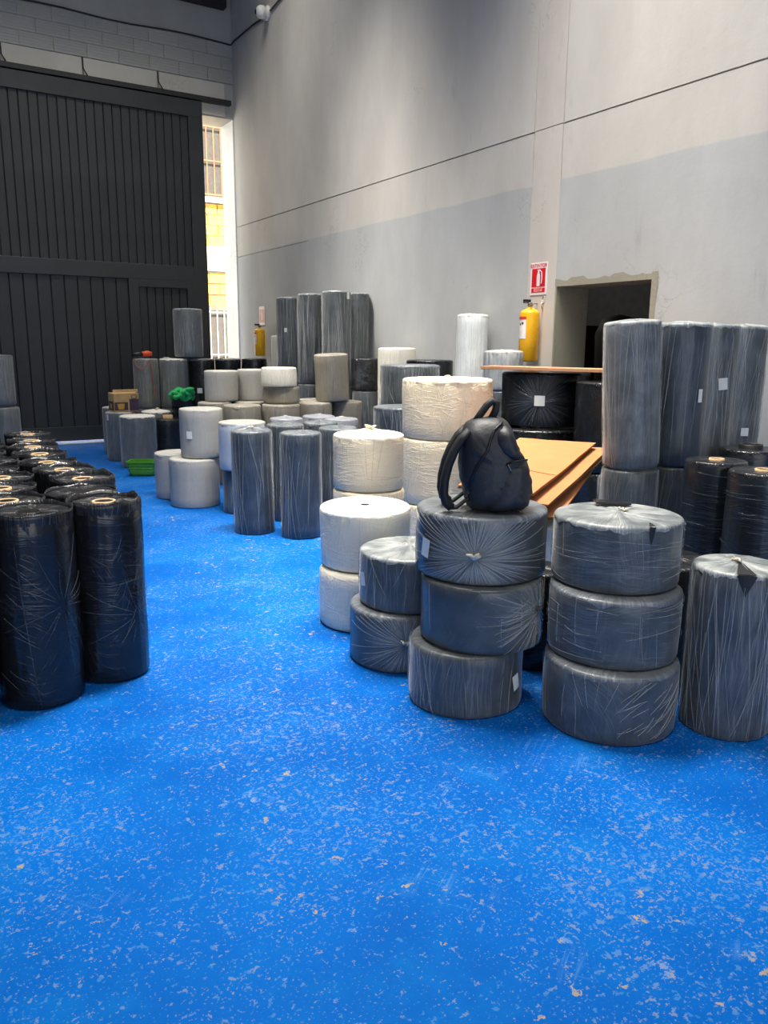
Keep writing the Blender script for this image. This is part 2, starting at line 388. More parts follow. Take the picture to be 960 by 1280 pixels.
# the dark room behind the doorway
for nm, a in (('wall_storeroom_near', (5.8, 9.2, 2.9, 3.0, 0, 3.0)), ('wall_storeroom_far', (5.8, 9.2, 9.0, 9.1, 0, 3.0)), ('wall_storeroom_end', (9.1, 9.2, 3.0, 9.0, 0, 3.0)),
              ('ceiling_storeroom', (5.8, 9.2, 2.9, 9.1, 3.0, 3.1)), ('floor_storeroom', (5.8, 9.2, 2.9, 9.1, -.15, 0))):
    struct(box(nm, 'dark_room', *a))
add_light('storeroom_fill', 'POINT', (7.0, 8.3, 2.8), (0, 0, 0), 26, (1, .93, .85), shadow_soft_size=.1)  # added fill light to lift the room out of black; no known source there
lp = thing('fill_bulb', 'made-up bulb holder added for the fill light in the room behind the doorway', 'lamp', (7.0, 8.3, 2.9))  # unseen holder, added only to go with the fill light
MB().lathe([(0, .0), (.05, .0), (.05, .1), (0, .1)], n=14).obj('holder', 'camera_white', lp, True)
cb = thing('cupboard', 'dark red cupboard in the unlit room behind the doorway', 'cupboard', (7.95, 7.75, 0))
box('body', 'oxblood', -.3, .3, -.3, .3, 0, 1.86, cb, bevel=.01)
for s in (-1, 1): box('door', 'oxblood', -.32, -.30, .005 if s > 0 else -.29, .29 if s > 0 else -.005, .05, 1.82, cb, bevel=.004)
lk = thing('locker', 'tall black locker at the end of the unlit room', 'locker', (8.75, 6.6, 0))
box('body', 'room_black', -.25, .25, -.45, .45, 0, 2.6, lk, bevel=.01); box('door', 'room_black', -.27, -.25, -.43, .43, .08, 2.55, lk)
mc = MB(); mc.lathe([(0, 0), (.30, 0), (.30, .6), (.26, 1.2), (.28, 1.75), (.20, 1.93), (0, 1.98)], (0, 0, 0), 20)
tag(mc.obj('covered_machine', 'room_black', smooth=True), 'rounded black bulk covered up in the unlit room', 'machine').location = (7.6, 6.85, 0)

# ------------------------------------------------------------------ sliding gate
gt = thing('door_1', 'black steel sliding gate', 'gate', (0, 0, 0)); del gt['category']; del gt['label']; gt['kind'] = 'structure'
GY = 13.42
box('top_rail', 'gate_frame_paint', -1.65, 4.80, GY, GY+.09, 5.19, 5.44, gt, bevel=.006)
box('mid_rail', 'gate_frame_paint', -1.65, 4.56, GY, GY+.09, 2.61, 2.85, gt, bevel=.006)
box('bottom_rail', 'gate_frame_paint', -1.65, 4.56, GY, GY+.09, .04, .265, gt, bevel=.006)
box('stile', 'gate_frame_paint', 4.56, 4.80, GY, GY+.09, .04, 5.19, gt, bevel=.006)
box('stile', 'gate_frame_paint', -1.65, -1.45, GY, GY+.09, .265, 5.19, gt, bevel=.006)
def boards(x0, x1, z0, z1, w, seed, par=None):
    rr = random.Random(seed); n = round((x1-x0)/w); w = (x1-x0)/n
    b = MB(); g = .004   # a folded strip: proud face with sloping flanks
    pr_ = [(0, .02), (g, .02), (g+.012, 0), (w-g-.003, 0), (w-g, .014), (w, .02)]
    rows = [[(x, y, z0) for x, y in pr_], [(x, y, z1) for x, y in pr_]]
    b.quadgrid(rows); rows2 = [[(x, .04, z0) for x, y in pr_], [(x, .04, z1) for x, y in pr_]]; b.quadgrid(rows2[::-1])
    me = b.mesh('board', 'gate_paint')
    for i in range(n):
        o = link('board', me, par or gt); o.location = (x0+i*w, GY+.035+rr.uniform(-.004, .006), 0)
boards(-1.45, 4.56, 2.85, 5.19, .133, 1)
boards(-1.45, 3.46, .265, 2.61, .2, 2)
wk = MB(); wk.box(3.46, 3.62, GY-.012, GY+.07, .265, 2.61); wk.box(4.43, 4.56, GY-.012, GY+.07, .265, 2.61); wk.box(3.62, 4.43, GY-.012, GY+.07, 2.49, 2.61); wk.box(3.62, 4.43, GY-.012, GY+.07, .265, .42)
wk = wk.obj('wicket_frame', 'gate_frame_paint', gt, bevel=.005)
boards(3.62, 4.43, .42, 2.49, .135, 3, wk)
struct(box('trim_3', 'steel_dark', -2.6, 5.30, GY-.02, YB-.03, 5.455, 5.525))   # track the gate hangs from
struct(box('trim_4', 'light_strip', -1.6, 4.8, GY-.10, GY-.02, 0, .012))
for x in (1.86, 2.985, 4.125):
    b = MB(); b.tube([(x, YB-.035, 5.80), (x, YB-.05, 5.64), (x+.03, YB-.09, 5.57), (x+.05, YB-.09, 5.53)], .011, 6)
    tag(b.obj('track_hanger', 'steel_dark', smooth=True), 'thin bent steel hanger holding the gate track on the lintel', 'hanger', 'gate track hangers')
struct(box('trim_5', 'steel_dark', -3.0, 5.26, YB-.16, YB, 6.90, 7.25))
b = MB(); b.tube([(5.20, YB-.19, 7.3), (5.22, YB-.19, 7.08), (5.21, YB-.19, 6.98), (5.16, YB-.19, 6.93)], .018, 8)
tag(b.obj('hooked_pipe', 'cable_black', smooth=True), 'dark hooked pipe beside the steel beam high in the corner', 'pipe')
pts = []
for i in range(25):
    k = i/24; x = -2.5+k*(5.36+2.5); pts.append((x, YB-.035, 6.415+.018*sin(x*3.1)-.02*(1-k)))
pts += [(5.37, 13.40, 6.43), (5.37, 12.6, 6.43), (5.368, 12.1, 6.40), (5.37, 11.5, 6.47), (5.37, 9.5, 6.62), (5.37, 7, 6.75)]
b = MB(); b.tube(pts, .013, 6); tag(b.obj('wall_cable', 'cable_black', smooth=True), 'black cable running round the corner high on both walls', 'cable')
cm = thing('wall_camera', 'small white camera fixed to the cable high on the plaster wall', 'camera', (5.385, 12.03, 6.42))
MB().lathe([(0, 0), (.10, 0), (.10, .03), (.07, .05), (0, .05)], n=20).obj('mount', 'camera_white', cm, True).rotation_euler = (0, -pi/2, 0)
MB().lathe([(0, -.09), (.05, -.085), (.075, -.06), (.08, 0), (.075, .05), (.045, .075), (0, .08)], (-.11, 0, 0), 20).obj('housing', 'camera_white', cm, True)
MB().lathe([(0, 0), (.03, 0), (.035, .012), (0, .016)], n=16).obj('lens', 'dark_core', cm, True).matrix_basis = Matrix.Translation((-.175, .045, .0)) @ Matrix.Rotation(-pi/2, 4, 'Y')

# ------------------------------------------------------------------ the street outside
struct(box('ground_street', 'pavement', -14, 26, 14.1, 20.2, -.12, -.02))
fc = thing('street_facade', 'sunlit yellow brick house front across the street, seen through the gate gap', 'building', (0, 20, 0))
box('wall', 'facade_white', 2, 15, .06, .4, -.1, 9.5, fc)
ym = MB().box(0, .52, -.03, .06, 0, .235).mesh('brick', 'facade_yellow')
rr = random.Random(9)
for z0, z1 in ((4.0, 5.0), (2.55, 3.37)):
    nz = round((z1-z0)/.262); hz = (z1-z0)/nz
    for i in range(nz):
        x = 5.0-(i % 2)*.27
        while x < 10.5:
            o = link('brick', ym, fc); o.location = (x, rr.uniform(-.004, .004), z0+i*hz); x += .545
def grille(x0, x1, z0, z1, bar, n):
    w_ = box('window', 'window_dark', x0, x1, .0, .07, z0, z1, fc)
    for i in range(n):
        x = x0+(x1-x0)*(i+.5)/n; box('bar', bar, x-.010, x+.010, -.06, -.04, z0, z1, w_)
    for z in (z0+.05, (z0+z1)/2, z1-.05): box('rail', bar, x0, x1, -.065, -.045, z-.012, z+.012, w_)
grille(6.2, 7.85, 5.16, 6.82, 'rust_bar', 9); grille(8.9, 10.4, 5.16, 6.82, 'rust_bar', 8)
grille(6.3, 8.0, .2, 2.42, 'white_bar', 9)
box('sill', 'facade_white', 6.0, 8.1, -.12, .06, 5.02, 5.14, fc)
box('band', 'facade_white', 2, 15, -.08, .06, 3.39, 3.98, fc)

# ------------------------------------------------------------------ rolls
def frac(x, y, z=0.): return noise.noise(Vector((x, y, z)))
def body_mesh(R, h, seed, mat, pleat=.003, bulge=.0, n=72, bev=.018, lean=(0, 0), top_in=.0, wav=.004, droop=0.):
    nz = max(6, int(h/.07)); prof = [(R-bev, 0), (R-bev*.3, bev*.3), (R, bev)]
    for i in range(1, nz): prof.append((R+bulge*sin(pi*i/nz), bev+(h-2*bev)*i/nz))
    prof += [(R, h-bev), (R-bev*.3, h-bev*.3), (R-bev, h)]
    for k in (.75, .5, .25): prof.append((R*k, h-top_in*(1-k)))
    m = len(prof); L = [0.]
    for i in range(1, m): L.append(L[-1]+math.hypot(prof[i][0]-prof[i-1][0], prof[i][1]-prof[i-1][1]))
    rows = []; s = seed*7.13
    for (r, z) in prof:
        row = []
        for k in range(n):
            a = TH0+2*pi*k/n; q = 0.
            if z > .0:
                q = pleat*frac(cos(a)*9+s, sin(a)*9, z*2.2+s)+pleat*.7*frac(cos(a)*22+s, sin(a)*22, z*3+s)+wav*frac(cos(a)*1.6+s, sin(a)*1.6, z*5)
            rr_ = r+q*min(1, r/R*1.1); zz = z+(droop*frac(cos(a)*1.3+s, sin(a)*1.3, 3.) if z > h*.6 else 0)
            if z >= h-bev*1.01 and r < R-bev*.9: zz += .004*frac(cos(a)*r*40+s, sin(a)*r*40, s)
            row.append((rr_*cos(a)+lean[0]*z, rr_*sin(a)+lean[1]*z, zz))
        rows.append(row)
    b = MB(); du = 2*pi*R/n
    b0 = b.quadgrid(rows, lambda i, j: (j*du, L[i]), True)
    b.fan([b0+k for k in range(n)][::-1])
    e = b0+(m-1)*n; c = len(b.v); b.v.append((lean[0]*h, lean[1]*h, h-top_in*.9))
    for k in range(n):
        b.f.append((e+k, e+(k+1) % n, c)); b.uv.append(((k*du, L[-1]), ((k+1)*du, L[-1]), (k*du, L[-1]+.02)))
    return b.mesh('body', mat, True)
def cap_mesh(R, h, seed, mat, amp=.008, peak=.012, n=96, over=.012, off=(0, 0), rim=0.0):
    """film gathered over the end: radial folds drawn to a point, turned down over the edge"""
    s = seed*3.7; rows = []; ks = (.04, .12, .24, .4, .58, .76, .90, .965, 1.0, 1.012, 1.014)
    for i, k in enumerate(ks):
        row = []
        for j in range(n):
            a = TH0+2*pi*j/n
            f = frac(cos(a)*5+s, sin(a)*5, k*.8)+.6*frac(cos(a)*13+s, sin(a)*13, k)
            r = R*k
            z = h+.004+peak*(1-k)**2.2+amp*f*(1-k)**.6*min(1, k*5)+rim*max(0, k-.7)
            if i >= 8: z = h-.004-(i-8)*over*(.7+.6*f); r = R*k+.0012+.002*f
            elif k > .95: z = h+.001
            row.append((r*cos(a)+off[0]*(1-k), r*sin(a)+off[1]*(1-k), z))
        rows.append(row)
    b = MB(); du = 2*pi*R/n
    b.quadgrid(rows[::-1], lambda i, j: (j*du, R-R*ks[len(ks)-1-i]), True)
    b.fan([(len(ks)-1)*n+j for j in range(n)])
    return b.mesh('film_top', mat, True)
def knot_mesh(seed, size, mat):
    b = MB(); r = random.Random(seed)
    for i in range(7):
        a = r.uniform(0, 2*pi); d = Vector((cos(a)*.8, sin(a)*.8, r.uniform(.3, .9))).normalized()
        p0 = Vector((0, 0, -.004)); p1 = p0+d*size*r.uniform(.5, .8); p2 = p1+Vector((r.uniform(-1, 1), r.uniform(-1, 1), r.uniform(-.4, .5)))*size*.5
        b.tube([p0, p1, p2], [size*.16, size*.22, size*.10], 6)
    return b.mesh('film_knot', mat, True)
def sticker(parent, R, deg, z, w=.055, hh=.075, tilt=0.):
    b = MB(); n = 4; rows = []
    for i in range(2):
        row = []
        for j in range(n+1):
            x = (j/n-.5)*w; y = (i-.5)*hh; x, y = x*cos(tilt)-y*sin(tilt), x*sin(tilt)+y*cos(tilt)
            a = RAD(deg)+x/R; q = R+.0075
            row.append((q*cos(a), q*sin(a), z+y))
        rows.append(row)
    b.quadgrid(rows); return b.obj('label', 'sticker', parent)
def tear(parent, R, h, deg, w, depth, inner=.98):
    """a split in the film showing the dark roll: on the side below the rim and on the end"""
    b = MB(); n = 6; q = R+.006
    rows = [[], []]
    for j in range(n+1):
        x = (j/n-.5)*w; a = RAD(deg)+x/R; zz = h-depth*(1-abs(j/n-.5)*2)
        rows[0].append((q*cos(a), q*sin(a), zz)); rows[1].append((q*cos(a), q*sin(a), h+.002))
    b.quadgrid(rows); rows = [[], []]
    for i in range(8):
        k = inner+(1.016-inner)*i/7; ww = w*(.2+.8*i/7)/2
        for s in (0, 1): a = RAD(deg)+(ww if s else -ww)/(R*max(k, .2)); rows[s].append((R*k*cos(a), R*k*sin(a), h+.016-.010*i/7))
    b.quadgrid(rows); return b.obj('film_split', 'gap_dark', parent)
def crease_mat(name, col, alpha, rough):
    t = NT(name); t.set(color=col, rough=rough, alpha=alpha); MATS[name] = t.m
crease_mat('crease_ivory', srgb(206, 182, 142), .22, .4); crease_mat('crease_white', srgb(232, 222, 200), .16, .4); crease_mat('film_loose', srgb(190, 194, 192), .17, .3); crease_mat('crease_pale', srgb(196, 198, 194), .34, .3); crease_mat('crease_dark', srgb(96, 102, 110), .40, .22); crease_mat('crease_black_glint', srgb(104, 108, 114), .42, .2)  # folds on black film get a lighter colour, painted in as highlights
def creases(parent, R, h, spec, seed, mat, wf=1.):
    """raised folds of the film: thin tapering ribbons lying on the side of the roll. spec: list of patterns"""
    r = random.Random(seed*31+7); b = MB()
    def rib(u0, z0, u1, z1, w, bow=0.):
        n = 7; rows = [[], [], []]; L = math.hypot(u1-u0, z1-z0)
        if L < .02: return
        px, pz = -(z1-z0)/L, (u1-u0)/L; w = w*wf
        for i in range(n+1):
            k = i/n; ww = w*(.25+.75*sin(pi*min(1., max(.0, k*.92+.06))))/2; q = bow*sin(pi*k)
            for c, sg_, up_ in ((0, -1, .0010), (1, 0, .0030), (2, 1, .0010)):
                u = u0+(u1-u0)*k+px*(sg_*ww+q); z_ = z0+(z1-z0)*k+pz*(sg_*ww+q); z_ = min(max(z_, .006), h-.004)
                a = u/R; rr_ = R+.0045+up_; e = min(z_, h-z_)
                if e < .018: rr_ -= (.018-e)*.35
                rows[c].append((rr_*cos(a), rr_*sin(a), z_))
        b.quadgrid(rows)
    VIEW = -2.13   # azimuth of the side that looks down the hall
    for sp in spec:
        kind, N = sp[0], sp[1]
        if kind == 'fan':       # folds hanging from the rim, bunched towards a few points low or high on the side
            for g in range(N):
                ua = R*(r.uniform(-pi, pi)); spread = r.uniform(.05, .16); m = r.randint(3, 7); up_ = r.random() < .72
                zt = h; zb = r.uniform(-.1, .45)*h
                for i in range(m):
                    d = (i/(m-1)-.5)*2*spread*r.uniform(.8, 1.2); k = r.uniform(.05, .3)
                    f = r.uniform(.55, 1.0)
                    if up_: rib(ua+d, zt, ua+d*k+(d*(1-k))*(1-f), zt+(zb-zt)*f, r.uniform(.0016, .004), r.uniform(-.004, .004))
                    else: rib(ua+d, 0, ua+d*k, h*r.uniform(.5, .95), r.uniform(.0016, .0036), r.uniform(-.004, .004))
        elif kind == 'line':    # single long drawn folds
            for i in range(N):
                u = R*r.uniform(-pi, pi); z0 = h*r.uniform(.55, 1.); z1 = max(0, z0-h*r.uniform(.35, .9)); rib(u, z0, u+r.uniform(-.10, .10)*(z0-z1), z1, r.uniform(.0015, .0042), r.uniform(-.006, .006))
        elif kind == 'star':
            ua = R*RAD(sp[2]); za = sp[3]; rm = sp[4]
            for i in range(N):
                a = 2*pi*(i+r.uniform(-.4, .4))/N; r1 = r.uniform(.02, .05); r2 = r.uniform(.45, 1.)*rm
                if sin(a) > 0: r2 = min(r2, (h-za)/max(.05, sin(a)))
                else: r2 = min(r2, za/max(.05, -sin(a)))
                rib(ua+r1*cos(a), za+r1*sin(a), ua+r2*cos(a), za+r2*sin(a), r.uniform(.002, .005), r.uniform(-.006, .006))
        elif kind == 'wrap':    # near level stretch lines round the roll
            for i in range(N):
                u = R*r.uniform(-pi, pi); z0 = h*r.uniform(.05, .95); L = r.uniform(.08, .30); rib(u, z0, u+L, z0+r.uniform(-.12, .12)*L*sp[2], r.uniform(.0015, .0035), r.uniform(-.012, .012))
        elif kind == 'slash':   # slanting folds in one direction
            for i in range(N):
                u = R*RAD(sp[2])+r.uniform(-1, 1)*sp[3]; z0 = h*r.uniform(.1, .7); L = r.uniform(.06, .2); a = RAD(sp[4]+r.uniform(-14, 14)); rib(u, z0, u+L*cos(a), z0+L*sin(a), r.uniform(.002, .005), r.uniform(-.01, .01))
    if not b.v: return
    o = b.obj('film_creases', mat, parent, True); o['kind'] = 'stuff'; return o
CREASE = {  # default folds for each wrapping
    'film_slate': ((('fan', 5), ('line', 16)), 'crease_pale'), 'film_slate_cross': ((('fan', 5), ('wrap', 12, 2.), ('line', 10)), 'crease_pale'),
    'film_slate_horiz': ((('wrap', 26, 1.), ('line', 18)), 'crease_pale'), 'film_slate_pleat': ((('fan', 12), ('line', 30)), 'crease_pale'),
    'film_grey': ((('fan', 9), ('line', 24)), 'crease_pale'), 'film_navy': ((('fan', 9), ('line', 14)), 'crease_pale'), 'film_black': ((('wrap', 8, 6.), ('line', 3)), 'crease_black_glint'), 'film_black_line': ((('wrap', 40, .8),), 'crease_dark'),
    'film_white': ((('fan', 5),), 'crease_white'), 'film_ivory': ((('fan', 7), ('wrap', 26, 2.)), 'crease_ivory'), 'film_cream': ((('fan', 8), ('line', 14)), 'crease_white'), 'film_slate_milky': ((('fan', 7), ('line', 22)), 'crease_pale'), 'film_milk': ((('fan', 6), ('line', 10)), 'crease_white'),
    'film_light': ((('line', 7),), 'crease_white'), 'film_fog': ((('fan', 5),), 'crease_pale'), 'film_taupe': ((('line', 10),), 'crease_dark')}
CATR = 'roll'
SEED = [0]
def roll(label, group, x, y, z, R, h, mat, top=None, knot=None, core=None, tilt=(0, 0, 0), stick=(), name='wrapped_roll', pleat=.003, bulge=.0, bev=.018,
         amp=.008, peak=.012, droop=0., splits=(), off=(0, 0), wav=.004, top_in=0., over=.012, folds=None, lip=0., flap=None):
    SEED[0] += 1; sd = SEED[0]
    t = thing(name, label, CATR, (x, y, z), tilt, group)
    link('body', body_mesh(R, h, sd, mat, pleat, bulge, bev=bev, droop=droop, wav=wav, top_in=top_in), t)
    ft = None
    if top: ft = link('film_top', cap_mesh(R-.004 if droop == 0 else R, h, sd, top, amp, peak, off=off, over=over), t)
    if knot:
        kx, ky, kz, ks = knot[:4]; o = link('film_knot', knot_mesh(sd, ks, knot[4] if len(knot) > 4 else 'knot_film'), ft or t); o.location = (kx, ky, kz)
    if core:
        b = MB(); ro, ri, up_ = core[0], core[0]*.78, core[1]; n = 28
        pr_ = [(ro, h-.02), (ro, h+up_-.002), (ro-.003, h+up_), (ri+.002, h+up_), (ri, h+up_-.003), (ri, h-.10)]
        rows = [[(r*cos(2*pi*k/n), r*sin(2*pi*k/n), q) for k in range(n)] for r, q in pr_]
        b.quadgrid(rows, close=True); co_ = b.obj('core', core[2], t, True)
        MB().lathe([(0, h+.0055), (ri+.001, h+.0055)], n=28).obj('core_hole', 'gap_dark', co_)
    cs = folds or CREASE.get(mat)
    if cs: creases(t, R, h, cs[0], sd, cs[1], 1+max(0., math.hypot(x, y)-3.6)*.16)
    for q in stick: sticker(t, R, *q)
    if lip:   # the wrapping stands up a little round the edge
        n = 60; rows = []
        for rr_, zz in ((R+.0015, h-.03), (R+.002, h), (R+.002, h+lip), (R-.002, h+lip), (R-.006, h+.002)):
            rows.append([((rr_+.003*frac(cos(2*pi*k/n)*4+sd, sin(2*pi*k/n)*4, zz*9))*cos(2*pi*k/n), (rr_+.003*frac(cos(2*pi*k/n)*4+sd, sin(2*pi*k/n)*4, zz*9))*sin(2*pi*k/n),
                          zz+(lip*.9*frac(cos(2*pi*k/n)*2.5+sd, sin(2*pi*k/n)*2.5, 1.) if zz > h+.004 else 0)) for k in range(n)])
        b = MB(); du = 2*pi*R/n; b.quadgrid(rows, lambda i, j: (j*du, i*.012), True); b.obj('film_rim', top, t, True)
    if flap:  # spare film hanging loose off the side, from end to end
        b = MB(); rows = []; m = 14
        for c in range(4):
            rows.append([((R+.004+.012*c+.006*frac(i*.5+sd, c*.7, 2.)*c)*cos(RAD(flap+c*5.)), (R+.004+.012*c+.006*frac(i*.5+sd, c*.7, 2.)*c)*sin(RAD(flap+c*5.)), h*(.02+.965*i/m)) for i in range(m+1)])
        b.quadgrid(rows); b.obj('film_flap', 'film_loose', t, True)
    for q in splits: tear(t, R, h, *q)
    return t

# --- the stacks in front
gF = 'slate rolls in the stacks at the front'
roll('squat slate roll standing on the floor at the bottom of the backpack stack', gF, 2.14, 2.711, 0, .26, .29, 'film_slate', stick=((-71, .142, .045, .075, .25),))
roll('squat slate roll in the middle of the backpack stack, film twisted towards one side', gF, 2.21, 2.70, .293, .276, .295, 'film_slate_side', folds=((('star', 46, -66, .17, .34), ('slash', 14, -95, .10, 20), ('line', 8)), 'crease_pale'), knot=(.276*cos(RAD(-66)), .276*sin(RAD(-66)), .17, .03, 'knot_dark'))
roll('squat slate roll right under the backpack, film pulled into a starburst on its side', gF, 2.24, 2.755, .591, .295, .296, 'film_slate_star', 'top_dark', folds=((('star', 110, -133.7, .125, .42),), 'crease_pale'),
     knot=(.297*cos(RAD(-133.7)), .297*sin(RAD(-133.7)), .125, .042), stick=((178, .135, .055, .085, -.15),), amp=.003, peak=.002)
roll('squat slate roll at the bottom of the stack that carries the phone', gF, 2.549, 2.216, 0, .281, .297, 'film_slate_cross', 'top_dark', bulge=.004, folds=((('slash', 26, -110, .14, 35), ('fan', 4), ('line', 8)), 'crease_pale'), amp=.001, peak=0.)
roll('squat slate roll in the middle of the stack that carries the phone', gF, 2.588, 2.255, .304, .277, .291, 'film_slate_horiz', 'top_dark', bulge=.002, amp=.001, peak=0.)
roll('squat slate roll with milky gathered film and a slit, under the phone', gF, 2.632, 2.305, .604, .270, .286, 'film_slate_horiz', 'top_slate',
     knot=(.03, -.0, .295, .03), splits=((-109, .03, .075, .93),), amp=.007, peak=.008)
roll('tall slate roll in pleated clear film with a black split, beside the phone stack', 'tall slate rolls', 2.935, 1.911, 0, .18, .715, 'film_slate_pleat', 'top_slate',
     folds=((('fan', 30), ('line', 44)), 'crease_pale'), pleat=.007, knot=(-.01, -.0, .735, .03), splits=((-136, .075, .085, .12),), amp=.012, peak=.016)
roll('knotted squat slate roll, lower of the pair between white and backpack stacks', gF, 2.16, 3.28, 0, .272, .294, 'film_slate_low', 'top_dark', folds=((('star', 60, -119, .16, .36),), 'crease_pale'), knot=(.275*cos(RAD(-119)), .275*sin(RAD(-119)), .16, .04), amp=.001, peak=0.)
roll('finely pleated squat slate roll, upper of the pair between white and backpack stacks', gF, 2.20, 3.268, .302, .262, .275, 'film_slate_pleat', 'top_slate', knot=(-.02, .02, .285, .03),
     stick=((172, .14, .05, .07, .2),), amp=.012, peak=.02)
roll('black filler roll added to darken the gap between the backpack stack and the phone stack', gF, 2.70, 2.86, 0, .155, .50, 'film_black', 'top_black', name='film_roll')  # added roll: its black stands for the shadow between the stacks
roll('black filler roll added to darken the gap behind the phone stack and the tall pleated roll', gF, 3.18, 2.46, 0, .22, .58, 'film_black', 'top_black', name='film_roll')  # also added, covers lit floor where the gap should fall in shade
# --- white stacks
gW = 'white rolls in stacks'
roll('squat white roll on the floor, lower of the pair nearest the slate stacks', gW, 2.262, 3.846, 0, .264, .338, 'film_white', bev=.03)
roll('squat white roll with smooth disc top, upper of the pair nearest the slate stacks', gW, 2.285, 3.875, .351, .262, .335, 'film_white', 'top_white', tilt=(RAD(1.0), RAD(-1.0), 0), amp=.003, peak=-.004, core=(.03, .005, 'knot_film'))
roll('white roll on the floor at the bottom of the stack with the twisted film top', gW, 2.63, 4.42, 0, .23, .335, 'film_ivory')
roll('white roll in the middle of the stack with the twisted film top', gW, 2.63, 4.42, .338, .235, .335, 'film_ivory')
roll('white roll with film twisted into a peak, topmost of its stack', gW, 2.632, 4.425, .676, .230, .355, 'film_ivory', 'top_ivory', knot=(.01, .0, .385, .05), amp=.016, peak=.03)
roll('big white roll on the floor under the tallest white stack behind the backpack', gW, 3.45, 4.70, 0, .315, .46, 'film_ivory')
roll('big white roll in the middle of the tallest white stack behind the backpack', gW, 3.46, 4.71, .463, .320, .475, 'film_ivory', pleat=.006)
roll('big crinkled white roll topping the tallest white stack behind the backpack', gW, 3.47, 4.71, .941, .325, .42, 'film_ivory', 'top_ivory', pleat=.008, bulge=.006, amp=.006, peak=.01, knot=(-.03, -.02, .43, .03))
# --- tall row at the right
gT = 'tall slate rolls standing two high by the doorway'
TT = 'film_slate'
for (x, y, lo, hi, til, st, sh) in (
        (3.852, 3.305, 'slate roll on the floor under the milky leaning roll beside the cardboard', 'milky slate roll standing upright next to the cardboard, upper of two', (RAD(-1.5), RAD(-3.0), 0), (), 0),
        (4.205, 3.275, 'slate roll on the floor second from the cardboard in the tall row', 'slate roll with slanted creases, second from the cardboard, upper of two', (RAD(.5), RAD(-.6), 0), ((-95, .44, .03, .08),), 1),
        (4.60, 3.36, 'slate roll on the floor third from the cardboard in the tall row', 'slate roll with a white label high on it, third from the cardboard, upper of two', (RAD(.5), 0, 0), ((-112, .50, .06, .075, .1),), 2),
        (4.97, 3.40, 'slate roll on the floor last in the tall row against the wall', 'slate roll with a white label low on it, last in the tall row', (RAD(.5), 0, 0), ((-118, .17, .05, .055),), 2)):
    roll(lo, gT, x, y, 0, .168, .866, 'film_slate')
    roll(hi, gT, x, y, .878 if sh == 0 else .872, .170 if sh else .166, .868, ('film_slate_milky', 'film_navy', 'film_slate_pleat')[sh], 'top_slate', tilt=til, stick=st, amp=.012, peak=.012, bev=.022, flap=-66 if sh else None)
roll('short dark slate roll wedged between the cardboard pile and the tall row', 'tall slate rolls', 4.16, 3.625, 0, .162, .74, 'film_slate_cross', 'top_dark')
gB = 'black film rolls by the tall row'
roll('black film roll with wide shiny disc end and tan core, beside the tall slate row', gB, 3.97, 2.79, 0, .168, .97, 'film_black_line', 'top_black', core=(.042, .012, 'kraft_core'), name='film_roll', over=.03, amp=.003, peak=-.004)
roll('black film roll with black core, furthest into the corner by the tall slate row', gB, 4.55, 2.965, 0, .185, .98, 'film_black_line', 'top_black', core=(.07, .03, 'dark_core'), name='film_roll', amp=.003, peak=-.004)
roll('black film roll with sagging top edge and tan core, behind the single tall slate roll', gB, 3.87, 2.435, 0, .172, .965, 'film_black_line', 'top_black', core=(.045, .012, 'kraft_core'), name='film_roll', amp=.003, peak=-.004)
# --- the massed black rolls
gM = 'black plastic rolls massed on the floor'
ORD = ('first', 'second', 'third', 'fourth', 'fifth', 'sixth', 'seventh', 'eighth', 'ninth', 'tenth')
LB_ = 'upright black plastic roll with a tan core in the massed black rolls'
def brk(x, y, R=.172, h=.85, core=True, label=LB_, folds=None, **k):
    sd = SEED[0]; r = random.Random(sd+50)
    cx = (.056, .010, 'kraft_core') if core else (.055, .004, 'dark_core')
    return roll(label, gM, x, y, 0, R, h, 'film_black', 'top_black', core=cx, name='film_roll', pleat=.004, amp=.012, peak=-.006, over=.02+r.uniform(0, .02), tilt=(RAD(r.uniform(-.5, .5)), RAD(r.uniform(-.5, .5)), 0), folds=folds, lip=.012+.014*r.random(), **k)
brk(.467, 3.715, .180, .865, False, 'front black plastic roll with a dark hollow core in the massed black rolls', folds=((('star', 16, -62, .47, .34), ('slash', 9, -120, .10, 152), ('line', 2)), 'crease_black_glint'))
brk(.812, 3.825, .168, .855, True, 'glossy black plastic roll with tan core at the aisle corner of the mass', folds=((('star', 14, -58, .33, .30), ('wrap', 9, 2.), ('slash', 8, -75, .07, 62)), 'crease_black_glint'))
MASS = ((.425, 4.085), (.785, 4.185), (.87, 4.57), (.43, 4.455), (.47, 4.81), (.83, 4.945), (.44, 5.17), (.80, 5.30), (.49, 5.54), (.82, 5.74), (.46, 5.93), (.84, 6.15), (.50, 6.34), (.89, 6.57), (.52, 6.75), (.93, 7.05), (.55, 7.15), (.055, 4.0), (.05, 4.40))
for p in MASS:
    if p == (.785, 4.185): brk(p[0], p[1], core=False, label='black plastic roll with a dark core just behind the glossy aisle corner roll'); continue
    lane = lambda q: 0 if q[0] > .7 else (1 if q[0] > .3 else 2)
    k = sorted([q[1] for q in MASS if lane(q) == lane(p) and q != (.785, 4.185)]).index(p[1])
    brk(p[0], p[1], label=('black plastic roll with tan core, %s along the aisle edge behind the glossy corner roll', 'black plastic roll with tan core, %s in the lane behind the front hollow core roll', 'black plastic roll with tan core, %s in the outermost lane away from the aisle')[lane(p)] % ORD[k])
brk(.10, 3.62, core=False, label='black plastic roll with a dark core next to the front hollow core roll')
